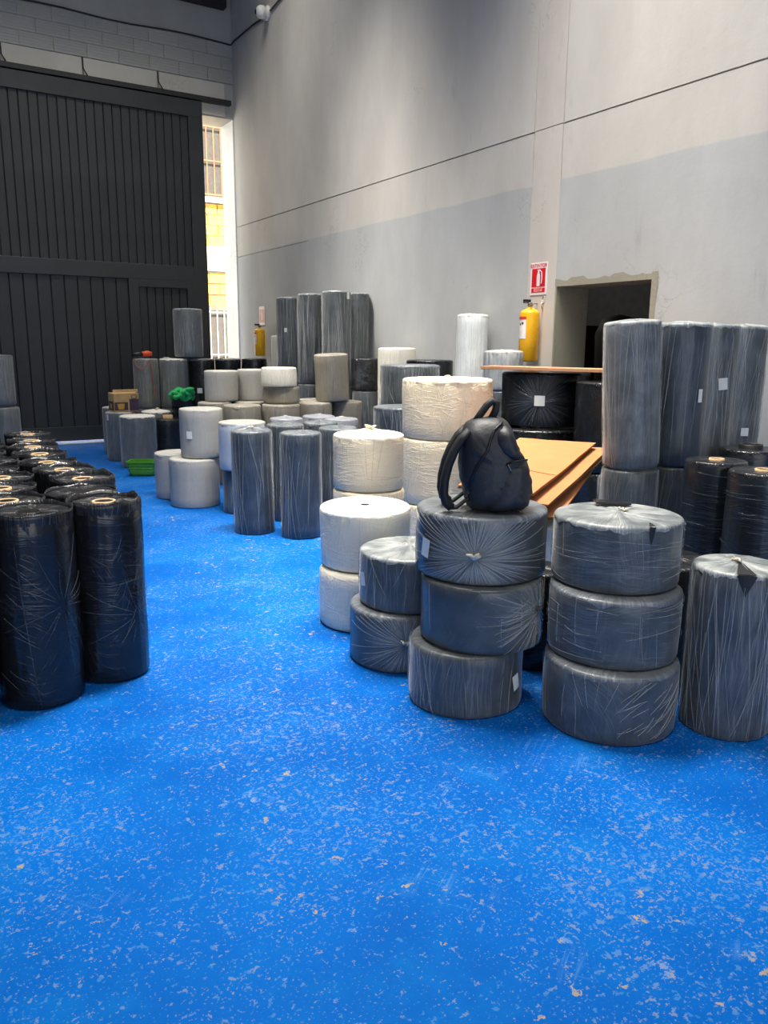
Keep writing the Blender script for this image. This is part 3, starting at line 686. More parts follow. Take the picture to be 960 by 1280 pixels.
# --- dark blue rolls and lilac topped rolls in the middle
gN = 'dark blue upright rolls in the middle of the floor'
roll('dark blue roll leaning slightly, torn film at its foot, beside the pale blue roll', gN, 2.585, 6.275, 0, .172, .885, 'film_navy', 'top_dark', tilt=(RAD(.8), RAD(-1.2), 0), amp=.02, peak=.02, knot=(0, 0, .90, .035))
roll('dark blue roll standing straight at the aisle beside the white stacks', gN, 2.87, 5.935, 0, .172, .88, 'film_navy', 'top_dark', amp=.018, peak=.014, knot=(0, 0, .885, .03))
roll('dark blue roll showing between the two at the aisle, just behind them', gN, 3.04, 6.61, 0, .168, .88, 'film_navy', 'top_dark', amp=.018, peak=.014, knot=(0, 0, .885, .03))
roll('dark blue roll tucked behind, next to the lilac topped rolls', gN, 3.42, 6.64, 0, .165, .88, 'film_navy', 'top_dark', amp=.018, peak=.014, knot=(0, 0, .885, .03))
roll('dark blue roll half hidden by the white stack with the twisted top', gN, 3.33, 6.13, 0, .17, .88, 'film_navy', 'top_dark', amp=.018, peak=.014)
gV = 'lilac topped rolls'
for x, y, lb in ((3.31, 7.16, 'lilac topped upright roll beside the pale blue white roll'), (3.71, 7.24, 'lilac topped upright roll nearest the grey brown row'), (3.77, 6.87, 'lilac topped upright roll nearest the white stacks')):
    roll(lb, gV, x, y, 0, .166, .88, 'film_lilac', 'top_lilac', amp=.008, peak=.02, knot=(0, 0, .89, .03))
# --- pale group
gG = 'pale grey rolls in the middle'
roll('dark slate roll on the floor under the pale blue white roll', gG, 2.84, 7.12, 0, .21, .42, 'film_slate')
roll('pale blue white roll sitting on a dark roll', gG, 2.82, 7.10, .424, .222, .448, 'film_ice', 'top_light', amp=.003, peak=.004)
roll('pale grey roll on the floor under the pale grey roll with a label', gG, 2.522, 7.654, 0, .243, .480, 'film_light', 'top_light', amp=.001, peak=0.)
roll('pale grey roll with a small white label, on top of another pale grey roll', gG, 2.605, 7.64, .489, .211, .478, 'film_light', 'top_light', stick=((-141.7, .232, .06, .075),), amp=.004, peak=.005)
roll('pale grey roll on the floor, alone, behind the green basket', gG, 2.515, 8.16, 0, .24, .475, 'film_light', 'top_light', amp=.003, peak=.003)
gK = 'grey brown rolls stacked two high'
FX = [(3.285, 8.25, .205), (3.715, 8.17, .21), (4.18, 8.27, .21), (4.61, 8.30, .20), (3.17, 8.80, .19), (3.58, 8.72, .19), (4.02, 8.75, .19), (4.42, 8.76, .185)]
for i, (x, y, R) in enumerate(FX):
    wh = 'grey brown roll, %s from the plaster wall in the %s row' % (('fourth', 'third', 'second', 'first')[i % 4], 'aisle side' if i < 4 else 'gate side')
    roll('lower '+wh, gK, x, y, 0, R, .465, 'film_taupe')
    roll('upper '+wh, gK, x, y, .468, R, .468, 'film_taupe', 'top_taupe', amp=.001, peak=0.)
gP = 'pale rolls on the grey brown row'
roll('pale grey roll upright on the grey brown row, smooth and featureless', gP, 3.28, 8.86, .944, .194, .345, 'film_light', 'top_light', amp=.003, peak=.003)
roll('pale beige roll upright on the grey brown row between grey and cream', gP, 3.67, 8.86, .944, .18, .355, 'film_light', 'top_light', amp=.003, peak=.003)
roll('flat grey brown disc roll under the squat cream roll', gP, 3.77, 8.27, .944, .205, .183, 'film_taupe', 'top_taupe', amp=.001, peak=0.)
roll('squat cream roll on a flat grey brown disc roll', gP, 3.72, 8.22, 1.134, .195, .205, 'film_cream', 'top_white', amp=.004, peak=.004, bulge=.006)
roll('grey brown roll tilted on top of the grey brown row', gP, 4.42, 8.26, .955, .195, .53, 'film_taupe', 'top_taupe', tilt=(RAD(1.5), RAD(-3.2), 0), amp=.006, peak=.006)
# --- against the plaster wall
gC = 'very tall slate rolls against the plaster wall'
for (x, y, lb, st) in ((5.10, 10.88, 'very tall slate roll by the wall, small label halfway, beside the narrow white roll', ((-131, .73, .04, .06),)),
                       (4.98, 9.93, 'very tall slate roll against the wall with many white film pleats', ()),
                       (4.82, 8.90, 'very tall slate roll against the wall with a label near its top', ((-66, 1.12, .05, .085),)),
                       (5.20, 9.10, 'very tall plain slate roll closest to the wall, partly behind its labelled neighbour', ())):
    roll('slate roll on the floor under the '+lb.split(' by the')[0].split(' against')[0].split(' closest')[0]+(' beside the narrow white roll' if y > 10.5 else ' with many pleats' if y > 9.5 else ' partly behind its neighbour' if x > 5 else ' labelled near its top'), gC, x, y, 0, .176, 1.06, 'film_slate')
    roll(lb, gC, x, y, 1.064, .178, 1.19 if y > 9.5 else 1.17, 'film_slate_pleat', 'top_slate', stick=st, pleat=.008, amp=.014, peak=.012, folds=((('fan', 18), ('line', 30)), 'crease_pale'))
gH = 'rolls heaped before the plaster wall'
roll('slate roll on the floor under the black crinkled roll', gH, 5.0, 8.48, 0, .165, 1.04, 'film_slate')
roll('black crinkled film roll between the tilted grey brown roll and the cream roll', gH, 5.0, 8.48, 1.044, .168, .385, 'film_black', 'top_black', pleat=.014, folds=((('wrap', 46, 5.), ('fan', 5)), 'crease_black_glint'), name='film_roll')
roll('slate roll on the floor under the cream roll by the wall', gH, 5.10, 7.93, 0, .21, .70, 'film_slate')
roll('cream roll upright before the plaster wall behind the squat slate roll', gH, 5.10, 7.93, .704, .222, .855, 'film_cream', 'top_white', amp=.006, peak=.006)
roll('squat slate roll on the floor below its stack behind the tallest white stack', gH, 4.30, 6.43, 0, .28, .52, 'film_slate')
roll('squat slate roll middle of the stack behind the tallest white stack', gH, 4.29, 6.43, .523, .283, .50, 'film_slate')
roll('squat slate roll topping the stack behind the tallest white stack', gH, 4.28, 6.42, 1.026, .283, .385, 'film_slate_pleat', 'top_dark', amp=.005, peak=.006)
roll('slate roll on the floor under the wide slate roll behind the twisted top stack', gH, 3.865, 5.90, 0, .22, .60, 'film_slate')
roll('wide slate roll next to the tallest white stack, dark label band round it', gH, 3.865, 5.90, .604, .262, .46, 'film_navy', 'top_dark', amp=.004, peak=.004)
roll('black roll with dished top behind the squat slate roll, before the plaster wall', gH, 4.95, 7.05, 0, .25, 1.44, 'film_black', 'top_black', amp=.004, peak=-.01, name='film_roll')
roll('dark roll on the floor under the milky white upright roll', gH, 5.14, 6.58, 0, .17, 1.03, 'film_slate')
roll('milky white upright roll leaning by the plaster wall', gH, 5.14, 6.58, 1.042, .160, .86, 'film_milk', 'top_white', tilt=(RAD(-1.0), RAD(1.4), 0), bev=.03, amp=.01, peak=.01, pleat=.008)
roll('dark slate roll on the floor under the hazy grey roll by the extinguisher', gH, 4.88, 5.755, 0, .17, 1.19, 'film_slate')
roll('hazy grey roll in loose clear film beside the yellow extinguisher', gH, 4.88, 5.755, 1.194, .177, .355, 'film_fog', 'top_light', pleat=.01, amp=.01, peak=.01)
roll('wide black wrapped roll on the floor under the labelled black roll', gH, 4.80, 5.17, 0, .375, .45, 'film_black', name='film_roll')
roll('wide black wrapped roll in the middle under the labelled black roll', gH, 4.78, 5.16, .458, .385, .450, 'film_black', 'top_black', name='film_roll', amp=.001, peak=0.)
roll('big black wrapped roll with a white square label and plank on top', gH, 4.865, 5.165, .931, .376, .445, 'film_black_star', 'top_black', folds=((('star', 44, -139.9, .222, .42),), 'crease_black_glint'), stick=((-139.9, .222, .085, .085),), name='film_roll', amp=.003, peak=.002, pleat=.006)
roll('black wrapped roll on the floor behind the upright milky slate roll', gH, 4.93, 4.40, 0, .33, .62, 'film_black', name='film_roll')
roll('black wrapped roll stacked behind the upright milky slate roll', gH, 4.93, 4.40, .624, .33, .70, 'film_black', 'top_black', name='film_roll', amp=.003, peak=.002)
# --- rolls before the gate
gR = 'short grey rolls before the gate'
roll('grey roll in pleated film with a white top, beside the green basket', gR, 2.717, 10.478, 0, .226, .668, 'film_grey', 'top_white', pleat=.006, amp=.006, peak=.006)
roll('grey roll carrying the printed carton', gR, 2.67, 11.19, 0, .196, .665, 'film_grey', 'top_light', amp=.003, peak=.002, stick=((-158, .60, .04, .08),))
roll('grey roll behind the roll that carries the printed carton', gR, 2.78, 11.93, 0, .18, .675, 'film_grey', 'top_light')
roll('grey roll with crumpled white film top, next to the printed carton', gR, 3.154, 11.15, 0, .2, .66, 'film_grey', 'top_white', amp=.02, peak=.02, knot=(0, 0, .68, .05))
roll('short black spool with a tan core beside the pleated grey roll', gR, 3.18, 10.68, 0, .2, .59, 'film_black_line', 'top_black', core=(.065, .05, 'kraft_core'), name='film_roll')
roll('black roll that carries the green cloth', gR, 3.475, 10.985, 0, .14, .72, 'film_black', 'top_black', name='film_roll', amp=.003, peak=.002)
for i, (x, y, R, lb, mt, tp, st) in enumerate((
        (3.17, 11.62, .175, 'grey roll with a red cord hanging over it, before the gate', 'film_grey', 'top_slate', ()),
        (3.56, 11.56, .195, 'grey roll next to the corded roll, white film bunched on top', 'film_grey', 'top_white', ()),
        (3.96, 11.50, .19, 'black wrapped roll with a white label before the gate', 'film_black', 'top_dark', ((-120, .245, .07, .075),)),
        (4.36, 11.47, .19, 'black wrapped roll with loose pale film on top before the gate', 'film_black', 'top_dark', ()),
        (4.76, 11.42, .19, 'black wrapped roll nearest the gate gap', 'film_black', 'top_black', ()))):
    roll('lower grey roll under the '+lb.split(' before')[0].split(', white film')[0], gR, x, y, 0, R, .668, 'film_grey')
    roll(lb, gR, x, y, .672, R, .698, mt, tp, stick=st, amp=.010, peak=.004, knot=(-.12, -.05, .705, .04) if i in (1, 3) else None)
roll('grey roll standing highest before the gate, on the black wrapped rolls', gR, 3.79, 11.53, 1.402, .205, .675, 'film_grey', 'top_slate', amp=.01)
roll('slate roll on the floor under the narrow white roll', gR, 5.20, 11.50, 0, .14, .84, 'film_grey')
roll('narrow white roll by the wall before the far extinguisher', gR, 5.20, 11.50, .844, .105, .87, 'film_cream', 'top_white', amp=.008)
for z, lb in ((0, 'lower grey roll of the pair against the gate beyond the black mass'), (.704, 'upper grey roll of the pair against the gate beyond the black mass')):
    roll(lb, 'grey rolls against the gate', 1.38-(.03 if z else 0), 12.6, z, .20, .70 if z else .68, 'film_grey' if z else 'film_grey', 'top_dark' if z else None, bev=.03)

# ------------------------------------------------------------------ cardboard, plank
def card_mat(name, c):
    t = NT(name); co = t.coord(); p = t.sep(co)
    fl_ = t.math('SINE', t.math('MULTIPLY', p[0], 420.)); n = t.noise(co, 5, 4)
    t.set(color=t.mix(t.step(n, .3, .7), tuple(x*.9 for x in c[:3])+(1,), c), rough=.8, spec=.2); t.bump(t.math('ADD', t.math('MULTIPLY', fl_, .3), n), .12, .002)
    MATS[name] = t.m
card_mat('cardboard', srgb(188, 124, 80)); card_mat('cardboard_dark', srgb(150, 108, 70))
plain('plank_wood', srgb(186, 134, 98), .7, bump=.2, bscale=12, var=.15)
def sheet(corners, label, th=.008, fold=0., sag=0., n=10, gap=True):
    """a flattened carton: two sheets of board with a slot between them"""
    t = thing('flattened_carton', label, 'cardboard', tuple(corners[0]), (0, 0, 0), 'flattened cartons in the pile')
    A, B, C_, D = [Vector(c)-Vector(corners[0]) for c in corners]
    def layer(z0, shift, mat, name):
        b = MB()
        for zz, flip in ((z0+th, False), (z0, True)):
            rows = []
            for i in range(n+1):
                u = i/n; row = []
                for j in range(n+1):
                    v = j/n; p = (A*(1-u)+B*u)*(1-v)+(D*(1-u)+C_*u)*v
                    p = p+Vector((shift*.5, shift, 0)); p.z += zz+fold*max(0, abs(u-.5)-.32)-sag*sin(pi*u)+.006*frac(u*3+shift*50, v*3, z0*30)
                    row.append(p)
                rows.append(row if not flip else row[::-1])
            b.quadgrid(rows)
        m = n+1; o = m*m
        ring = [(0, j) for j in range(m)]+[(i, n) for i in range(1, m)]+[(n, j) for j in range(n-1, -1, -1)]+[(i, 0) for i in range(n-1, 0, -1)]
        for a, c in zip(ring, ring[1:]+ring[:1]):
            f = lambda q, top: q[0]*m+q[1] if top else o+q[0]*m+(n-q[1])
            b.f.append((f(a, 1), f(a, 0), f(c, 0), f(c, 1))); b.uv.append(None)
        return b.obj(name, mat, t)
    layer(.010, 0, 'cardboard', 'upper_board')
    if gap: layer(-.004, .012, 'cardboard_dark', 'lower_board')
    return t, (A, B, C_, D)
# near right, far right, far left, near left
t, q = sheet([(3.00, 3.24, .775), (4.27, 3.99, .905), (3.93, 4.42, .915), (2.76, 3.62, .785)], 'large flattened carton on top of the cardboard pile behind the backpack', sag=.004)
fb = MB(); A, B, C_, D = q
p0 = (A*.7+B*.3); p1 = (A*.62+B*.38)*.35+(D*.62+C_*.38)*.65
fb.tube([p0.lerp(p1, k/6)+Vector((0, 0, .0195-.003*sin(pi*k/6)+.0)) for k in range(7)], .0022, 5); fb.obj('slit', 'cardboard_dark', t)
sheet([(3.06, 3.18, .715), (4.38, 3.96, .865), (3.95, 4.33, .875), (2.80, 3.60, .735)], 'second flattened carton, its corner jutting past the topmost one', sag=.004)
sheet([(3.05, 3.24, .675), (4.22, 3.86, .815), (3.92, 4.30, .835), (2.84, 3.62, .695)], 'third flattened carton down in the cardboard pile', sag=.006)
sheet([(3.13, 3.17, .635), (4.10, 3.83, .760), (3.80, 4.20, .785), (2.88, 3.55, .655)], 'fourth flattened carton down in the cardboard pile', sag=.004)
sheet([(3.06, 3.26, .605), (4.00, 3.86, .720), (3.72, 4.15, .745), (2.90, 3.62, .620)], 'lowest flattened carton in the cardboard pile', sag=.004)
roll('white roll on the floor under the cardboard pile', 'rolls under the cardboard', 3.22, 3.52, 0, .25, .292, 'film_white')
roll('white roll right under the cardboard pile', 'rolls under the cardboard', 3.22, 3.52, .303, .25, .27, 'film_white', 'top_white', peak=.002, amp=.003)
roll('slate roll propping up the far end of the cardboard pile', 'rolls under the cardboard', 3.82, 4.00, 0, .16, .655, 'film_slate')
pk = MB(); pk.box(-.60, .62, -.14, .14, 0, .028); pk = pk.obj('plank', 'plank_wood', bevel=.003)
tag(pk, 'bare wooden plank lying across the black wrapped rolls', 'plank'); pk.location = (4.70, 4.90, 1.398); pk.rotation_euler = (0, RAD(0.3), RAD(-62))

# ------------------------------------------------------------------ phone
ph = thing('phone', 'flat black phone lying on the milky film of a slate roll', 'phone', (2.73, 2.43, .897), (RAD(-1), RAD(1), RAD(-36)))
plain('phone_black', srgb(20, 20, 22), .25); plain('phone_glass', srgb(30, 31, 34), .08)
box('body', 'phone_black', -.078, .078, -.038, .038, .008, .017, ph, bevel=.003); box('screen', 'phone_glass', -.074, .074, -.034, .034, .017, .0178, ph)

# ------------------------------------------------------------------ backpack
plain('nylon_black', srgb(33, 33, 37), .52, bump=.4, bscale=22, var=.15)
plain('nylon_strap', srgb(17, 17, 19), .65, bump=.3, bscale=60)
plain('zip_black', srgb(10, 10, 11), .4); plain('zip_metal', srgb(120, 120, 124), .35, .9)
SB = .00352
def bp(px, py, w=0.): return Vector(((px-612)*SB, w, (645-py)*SB))
bpk = thing('backpack', 'black nylon backpack standing on the starburst slate roll', 'backpack', (2.212, 2.655, .902), (0, 0, -YAW))
OUT = [(584, 645), (577, 628), (571, 604), (570, 578), (571, 556), (577, 541), (590, 534), (612, 532), (626, 537), (633, 549), (638, 560), (643, 572), (650, 583), (654, 600), (656, 618), (654, 632), (647, 641), (630, 645), (606, 646)]
def dense(pts, m=4):
    o = []; n = len(pts)
    for i in range(n):
        a, b, c, d = [Vector((*pts[(i+k) % n], 0)) for k in (-1, 0, 1, 2)]
        for j in range(m):
            t_ = j/m; o.append(.5*((2*b)+(c-a)*t_+(2*a-5*b+4*c-d)*t_*t_+(3*b-a-3*c+d)*t_**3))
    return o
def loft(outl, Wd, name, mat, parent, e1=2.6, e2=3.2, wr_=.005, sd=0., w0=0., ns=15):
    pts = dense(outl); cx = sum(p.x for p in pts)/len(pts); cy = sum(p.y for p in pts)/len(pts); rows = []
    for i in range(ns):
        s = -cos(pi*i/(ns-1))*.995; k = max(.02, (1-abs(s)**e2))**(1/e1); row = []
        for p in pts:
            q = bp(cx+(p.x-cx)*k, cy+(p.y-cy)*(k if p.y < cy else k**.45), s*Wd/2+w0)
            d = wr_*(frac(q.x*16+sd, q.y*14, q.z*34)+.7*frac(q.x*40+sd, q.y*30, q.z*55))
            q = q+Vector((q.x-(cx-612)*SB, q.y*1.2, q.z-(645-cy)*SB)).normalized()*d; q.z = max(q.z, 0.)
            row.append(q)
        rows.append(row)
    b = MB(); n = len(pts); b0 = b.quadgrid(rows[::-1], close=True); b.fan([b0+j for j in range(n)][::-1]); e = b0+(ns-1)*n; b.fan([e+j for j in range(n)])
    return b.obj(name, mat, parent, True)
body = loft(OUT, .29, 'body', 'nylon_black', bpk, wr_=.006)
loft([(600, 646), (600, 622), (607, 598), (620, 583), (640, 578), (651, 584), (657, 602), (659, 619), (657, 633), (650, 643), (630, 646)], .305, 'front_pocket', 'nylon_black', bpk, wr_=.007, sd=4.)
loft([(610, 572), (606, 552), (612, 542), (624, 540), (634, 552), (641, 570), (647, 580), (632, 584)], .30, 'upper_pocket', 'nylon_black', bpk, wr_=.005, sd=9., e1=3.2)
def surf_y(px, py, Wd=.29, e1=2.6, e2=3.2):
    pts = dense(OUT); cx = sum(p.x for p in pts)/len(pts); cy = sum(p.y for p in pts)/len(pts); d = Vector((px-cx, py-cy)); best = 9
    a = math.atan2(d.y, d.x)
    for p in pts:
        e = abs((math.atan2(p.y-cy, p.x-cx)-a+pi) % (2*pi)-pi)
        if e < best: best = e; R_ = math.hypot(p.x-cx, p.y-cy)
    k = min(.985, d.length/R_); return -((1-k**e1)**(1/e2))*Wd/2
def surf_path(pts, off, m=8):
    o = []
    for i in range(len(pts)-1):
        for j in range(m):
            x = pts[i][0]+(pts[i+1][0]-pts[i][0])*j/m; y = pts[i][1]+(pts[i+1][1]-pts[i][1])*j/m; o.append(bp(x, y, surf_y(x, y)-off))
    x, y = pts[-1]; o.append(bp(x, y, surf_y(x, y)-off)); return o
z = MB(); z.tube(surf_path([(618, 537), (608, 545), (603, 556), (600, 568), (593, 580), (586, 592), (582, 606), (581, 622)], .004), .0065, 6); zo = z.obj('zip', 'zip_black', bpk, True)
z = MB(); z.tube([bp(622, 585, -.150), bp(636, 581, -.146), bp(648, 580, -.134)], .004, 6); z.obj('zip', 'zip_black', bpk, True)
z = MB(); z.tube([bp(624, 585, -.153), bp(627, 591, -.157), bp(630, 595, -.158)], .003, 6); z.obj('zip_pull', 'zip_metal', zo, True)
z = MB(); z.tube(surf_path([(580, 618), (579, 630)], .006), .004, 6); z.obj('zip_pull', 'zip_metal', zo, True)
for s in (-1, 1):
    z = MB(); z.ref = Vector((0, 1, 0)); w = s*.075
    path = [bp(580, 548, w), bp(570, 558, w), bp(561, 574, w), bp(555, 590, w), bp(551, 608, w), bp(550, 624, w), bp(553, 636, w), bp(560, 642, w)]
    z.tube([a for a in path], .01, 10, flat=(.020, .032)); so_ = z.obj('shoulder_strap', 'nylon_strap', bpk, True)
    z = MB(); z.ref = Vector((0, 1, 0)); z.tube([bp(557, 643, w), bp(566, 642, w), bp(576, 634, w), bp(586, 626, w)], .01, 8, flat=(.009, .018)); z.obj('strap_webbing', 'nylon_strap', so_, True)
z = MB(); z.ref = Vector((0, 1, 0)); z.tube([bp(588, 540), bp(595, 529), bp(602, 519), bp(609, 513), bp(614, 516), bp(613, 525), bp(608, 535)], .01, 10, flat=(.016, .020)); z.obj('grab_handle', 'nylon_strap', bpk, True)

# ------------------------------------------------------------------ extinguishers and signs
plain('ext_yellow', srgb(232, 172, 20), .4, var=.08); plain('ext_black', srgb(26, 26, 27), .4); plain('ext_label', srgb(226, 220, 214), .5); plain('ext_red', srgb(204, 58, 50), .5)
plain('sign_white', srgb(232, 218, 216), .5, var=.03); plain('sign_red', srgb(204, 22, 36), .45, var=.05); plain('sign_faded', srgb(224, 160, 152), .5); plain('hook_steel', srgb(190, 190, 190), .3, .8)
def patch(parent, name, mat, R, d0, d1, z0, z1, off=.003):
    rows = [[((R+off)*cos(RAD(d0+(d1-d0)*j/8)), (R+off)*sin(RAD(d0+(d1-d0)*j/8)), z) for j in range(9)] for z in (z0, z1)]
    b = MB(); b.quadgrid(rows); return b.obj(name, mat, parent, True)
def extinguisher(label, x, y, z, R, h):
    t = thing('fire_extinguisher', label, 'extinguisher', (x, y, z), group='yellow fire extinguishers')
    MB().lathe([(0, 0), (R*.93, 0), (R, .012), (R, h*.80), (R*.97, h*.825), (R*.72, h*.86), (R*.34, h*.885), (.022, h*.90), (.022, h*.93), (0, h*.93)], n=36).obj('cylinder', 'ext_yellow', t, True)
    MB().lathe([(0, h*.92), (.026, h*.92), (.026, h*.955), (.018, h*.965), (0, h*.965)], n=16).obj('valve', 'steel', t, True)
    MB().tube([(.02, .01, h*.95), (-.02, -.03, h*.955), (-.06, -.06, h*.96)], .008, 6).obj('valve_spout', 'steel', t, True)
    b = MB(); b.box(-.085, .02, -.011, .011, h*.965, h*.98); b.box(-.085, .0, -.010, .010, h*.985, h*1.03); b.obj('lever', 'ext_black', t, bevel=.003)
    lb_ = patch(t, 'label', 'ext_label', R, -215, -150, h*.38, h*.74); patch(lb_, 'label_band', 'ext_red', R, -215, -150, h*.70, h*.745, .0045)
    patch(lb_, 'label_text', 'ext_black', R, -198, -186, h*.60, h*.64, .0045); patch(lb_, 'label_text', 'ext_black', R, -180, -168, h*.615, h*.655, .0045)
    b = MB(); b.tube([(R+.04, .03, h*.97), (R-.03, .02, h*.97), (.03, .01, h*.945), (.0, .0, h*.95)], .006, 6); b.obj('hanger', 'hook_steel', t, True)
    return t
extinguisher('yellow fire extinguisher hanging on the wall below the red and white sign', 5.27, 5.86, 1.452, .092, .56)
extinguisher('yellow fire extinguisher far off by the gate gap below the faded sign', 5.27, 12.38, 1.40, .085, .50)
hk = MB(); hk.tube([(5.40, 5.80, 2.0), (5.36, 5.80, 2.0), (5.355, 5.80, 1.97), (5.375, 5.80, 1.94)], .006, 6); hk.tube([(5.383, 5.80+.02*cos(k*pi/6), 2.03+.035*sin(k*pi/6)) for k in range(13)], .004, 5)
tag(hk.obj('wall_hook', 'hook_steel', smooth=True), 'small bright wire hook on the wall beside the extinguisher', 'hook')
def text_mesh(txt, size, mat, parent, loc, name='lettering', xs=1.):
    c = bpy.data.curves.new(name, 'FONT'); c.body = txt; c.size = size; c.align_x = 'CENTER'; c.align_y = 'CENTER'; c.extrude = .0006
    tmp = bpy.data.objects.new('tmp', c); COL.objects.link(tmp); bpy.context.view_layer.update()
    me = bpy.data.meshes.new_from_object(tmp.evaluated_get(bpy.context.evaluated_depsgraph_get())); bpy.data.objects.remove(tmp, do_unlink=True)
    me.materials.clear(); me.materials.append(MATS[mat]); o = link(name, me, parent)
    # text runs along -Y on the wall that faces -X
    o.matrix_basis = Matrix.Translation(loc) @ Matrix(((0, 0, -1), (-xs, 0, 0), (0, 1, 0))).to_4x4(); return o
sg = thing('extinguisher_sign', 'red and white extinguisher sign on the wall beside the doorway', 'sign', (XW-.016, 5.88, 2.225))
box('plate', 'sign_white', -.006, 0, -.115, .115, -.15, .15, sg, bevel=.002)
rf_ = box('red_field', 'sign_red', -.008, -.006, -.092, .092, -.075, .095, sg); box('red_foot', 'sign_red', -.008, -.006, -.092, .092, -.125, -.085, sg)
text_mesh('EXTINTOR', .046, 'sign_red', sg, (-.008, 0, .120))
b = MB(); 
ey = [(-.022, -.068), (.022, -.068), (.022, .035), (.012, .055), (.012, .072), (.030, .085), (-.018, .085), (-.010, .072), (-.012, .055), (-.022, .035)]
b.face([(-.0095, -y, z_) for y, z_ in ey][::-1]); pg_ = b.obj('pictogram', 'sign_white', rf_)
b = MB(); b.tube([(-.010, -.018, .078), (-.010, -.045, .06), (-.010, -.050, .0), (-.010, -.042, -.045)], .0045, 5); b.obj('pictogram_hose', 'sign_white', rf_)
fp_ = box('foot_panel', 'sign_faded', -.0095, -.008, -.055, .055, -.118, -.080, sg)
for zz in (-.09, -.10, -.11): box('foot_line', 'sign_red', -.0102, -.0095, -.042, .042, zz-.002, zz+.002, fp_)
s2 = thing('faded_sign', 'faded pink sign on the wall above the far extinguisher', 'sign', (XW-.016, 12.52, 2.05))
box('plate', 'sign_white', -.006, 0, -.115, .115, -.15, .15, s2, bevel=.002); rf_ = box('red_field', 'sign_faded', -.008, -.006, -.095, .095, -.11, .10, s2)
b = MB(); b.face([(-.0095, -y, z_) for y, z_ in ey][::-1]); b.obj('pictogram', 'sign_white', rf_)

# ------------------------------------------------------------------ small things before the gate
plain('basket_green', srgb(78, 146, 36), .35); plain('cloth_green', srgb(34, 168, 92), .8); plain('cloth_navy', srgb(26, 28, 40), .85)
plain('carton_tan', srgb(208, 168, 112), .75); plain('carton_gold', srgb(214, 164, 60), .6); plain('carton_purple', srgb(78, 58, 74), .6)
plain('tool_orange', srgb(224, 84, 44), .5); plain('cord_red', srgb(168, 84, 74), .7)
bk = thing('plastic_basket', 'bright green open plastic basket on the blue floor', 'basket', (2.56, 9.74, 0), (0, 0, RAD(-30)))
def rrect(a, b_, r, z, n=5):
    o = []
    for sx, sy, a0 in ((1, 1, 0), (-1, 1, 90), (-1, -1, 180), (1, -1, 270)):
        for k in range(n): q = RAD(a0+90*k/(n-1)); o.append(((a-r)*sx+r*cos(q), (b_-r)*sy+r*sin(q), z))
    return o
b = MB(); rows = [rrect(.135, .095, .04, .006), rrect(.15, .11, .05, .03), rrect(.172, .128, .05, .16), rrect(.182, .138, .05, .165), rrect(.182, .138, .05, .178), rrect(.166, .122, .05, .178), rrect(.145, .105, .05, .03), rrect(.13, .09, .04, .018)]
b0 = b.quadgrid(rows, close=True); b.fan([b0+k for k in range(20)][::-1]); b.fan([b0+7*20+k for k in range(20)]); b.obj('tub', 'basket_green', bk)
for zz, k in ((.06, .155), (.095, .161), (.13, .167)):
    q = rrect(k+.002, k-.042, .05, zz); b = MB(); b.tube(q+[q[0]], .0045, 5, False); b.obj('rib', 'basket_green', bk, True)
ct = thing('printed_carton', 'small tan carton printed with gold cups, on a grey roll', 'carton', (2.72, 11.16, .674), (0, 0, RAD(4)))
b = MB(); b.box(-.17, .17, -.12, .12, 0, .25); cbd = b.obj('body', 'carton_tan', ct, bevel=.004)
for x0, x1, nm in ((-.15, .04, 'carton_purple'),): box('print_band', 'carton_purple', -.165, .02, -.1225, -.12, .02, .13, cbd)
box('print_band', 'carton_purple', .04, .168, -.1225, -.12, .012, .17, cbd); box('print_band', 'carton_purple', -.1725, -.17, -.10, .10, .02, .14, cbd)
def cup(x, y, z, w, face):
    b = MB(); p = [(-w, .5*w), (w, .5*w), (.75*w, -w), (-.75*w, -w)]
    b.face([(x+a, y, z+c) if face == 'y' else (x, y-a, z+c) for a, c in p][::-1]); b.obj('print_cup', 'carton_gold', cbd)
cup(-.075, -.124, .085, .05, 'y'); cup(-.174, 0, .085, .045, 'x')
b = MB(); b.tube([(.105+.035*cos(k*pi/8), -.1235, .20+.028*sin(k*pi/8)) for k in range(17)], .004, 5, False); b.obj('print_ring', 'carton_purple', cbd)
b = MB(); b.box(-.17, .17, -.125, -.12, .25, .29); o = b.obj('flap', 'carton_tan', ct); o.rotation_euler = (RAD(-6), 0, 0)
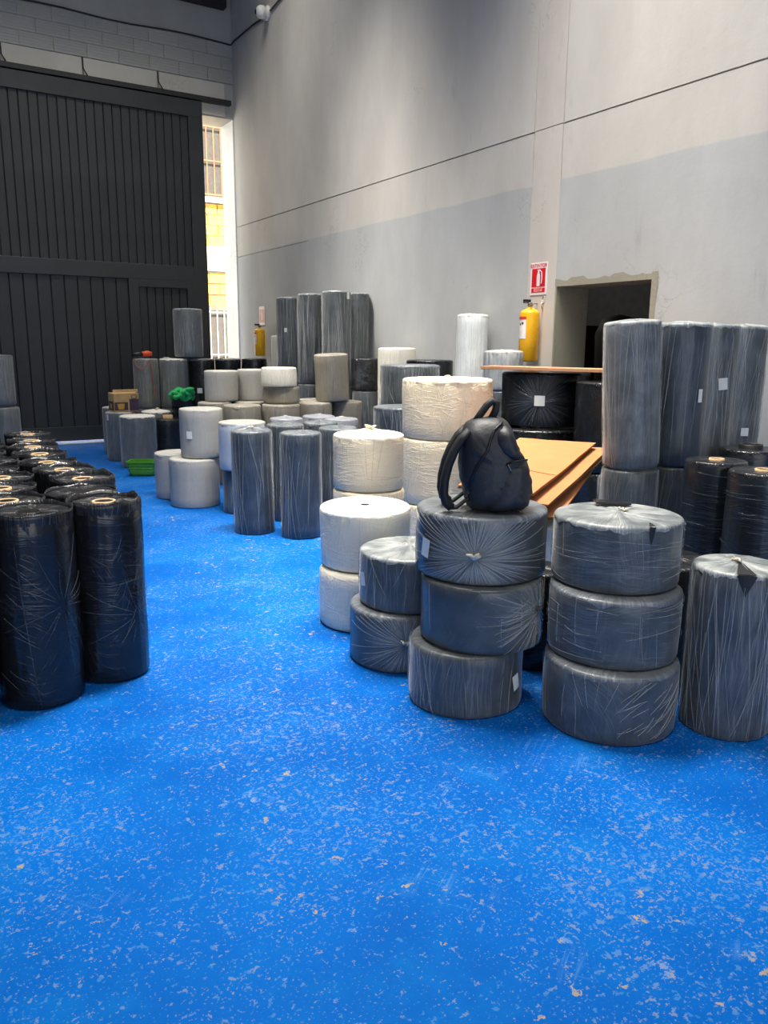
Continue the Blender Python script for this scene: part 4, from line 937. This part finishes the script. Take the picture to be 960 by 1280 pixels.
def heap(n, Rr, hh, seed, mat, name, parent, z0=0., off=(0, 0)):
    rows = []; m = 24
    for i in range(10):
        k = i/9; row = []
        for j in range(m):
            a = 2*pi*j/m; r = Rr*cos(k*pi/2)**.6*(1+.35*frac(cos(a)*2.2+seed, sin(a)*2.2, k*3)); row.append((r*cos(a)+off[0], r*sin(a)+off[1], z0+max(0, hh*sin(k*pi/2)*(1+.35*frac(cos(a)*3+seed, sin(a)*3, k*2)))))
        rows.append(row)
    b = MB(); b0 = b.quadgrid(rows, close=True); b.fan([b0+k for k in range(m)][::-1]); b.fan([b0+9*m+k for k in range(m)]); return b.obj(name, mat, parent, True)
gc = thing('green_cloth', 'crumpled bright green cloth heaped on a black roll', 'cloth', (3.47, 10.97, .728))
gc.scale = (1.25, 1.25, 1.25)
heap(0, .11, .11, 3., 'cloth_navy', 'dark_lining', gc); 
rg = random.Random(5)
for i in range(11):
    a = rg.uniform(0, 2*pi); c = Vector((cos(a)*.085, sin(a)*.085, .10+rg.uniform(0, .06))); b = MB()
    b.tube([c+Vector((.055*cos(k*pi/4+a), .05*sin(k*pi/4), .04*sin(k*pi/4+i))) for k in range(8)], [.018+.010*rg.random() for k in range(8)], 7); b.obj('fold', 'cloth_green', gc, True)
tl = thing('hand_tool', 'small black and orange tool lying on the corded grey roll', 'tool', (3.14, 11.58, 1.40))
b = MB(); b.tube([(-.16, 0, .03), (-.06, .0, .035), (-.02, 0, .035)], [.03, .034, .03], 8); b.obj('grip', 'ext_black', tl, True)
b = MB(); b.tube([(-.02, 0, .035), (.06, .01, .045), (.12, .01, .04)], [.036, .042, .03], 8); b.obj('head', 'tool_orange', tl, True)
b = MB(); pts = []
for k in range(9): 
    a = RAD(-165+80*k/8); pts.append((3.17+.190*cos(a), 11.62+.190*sin(a), 1.372-.14*sin(pi*k/8)))
for k in range(6): a = RAD(-82+2*k); pts.append((3.17+.193*cos(a), 11.62+.193*sin(a), 1.30-.10*k))
b.tube(pts, .006, 5); tag(b.obj('red_cord', 'cord_red', smooth=True), 'thin red cord looped over the side of a grey roll', 'cord')
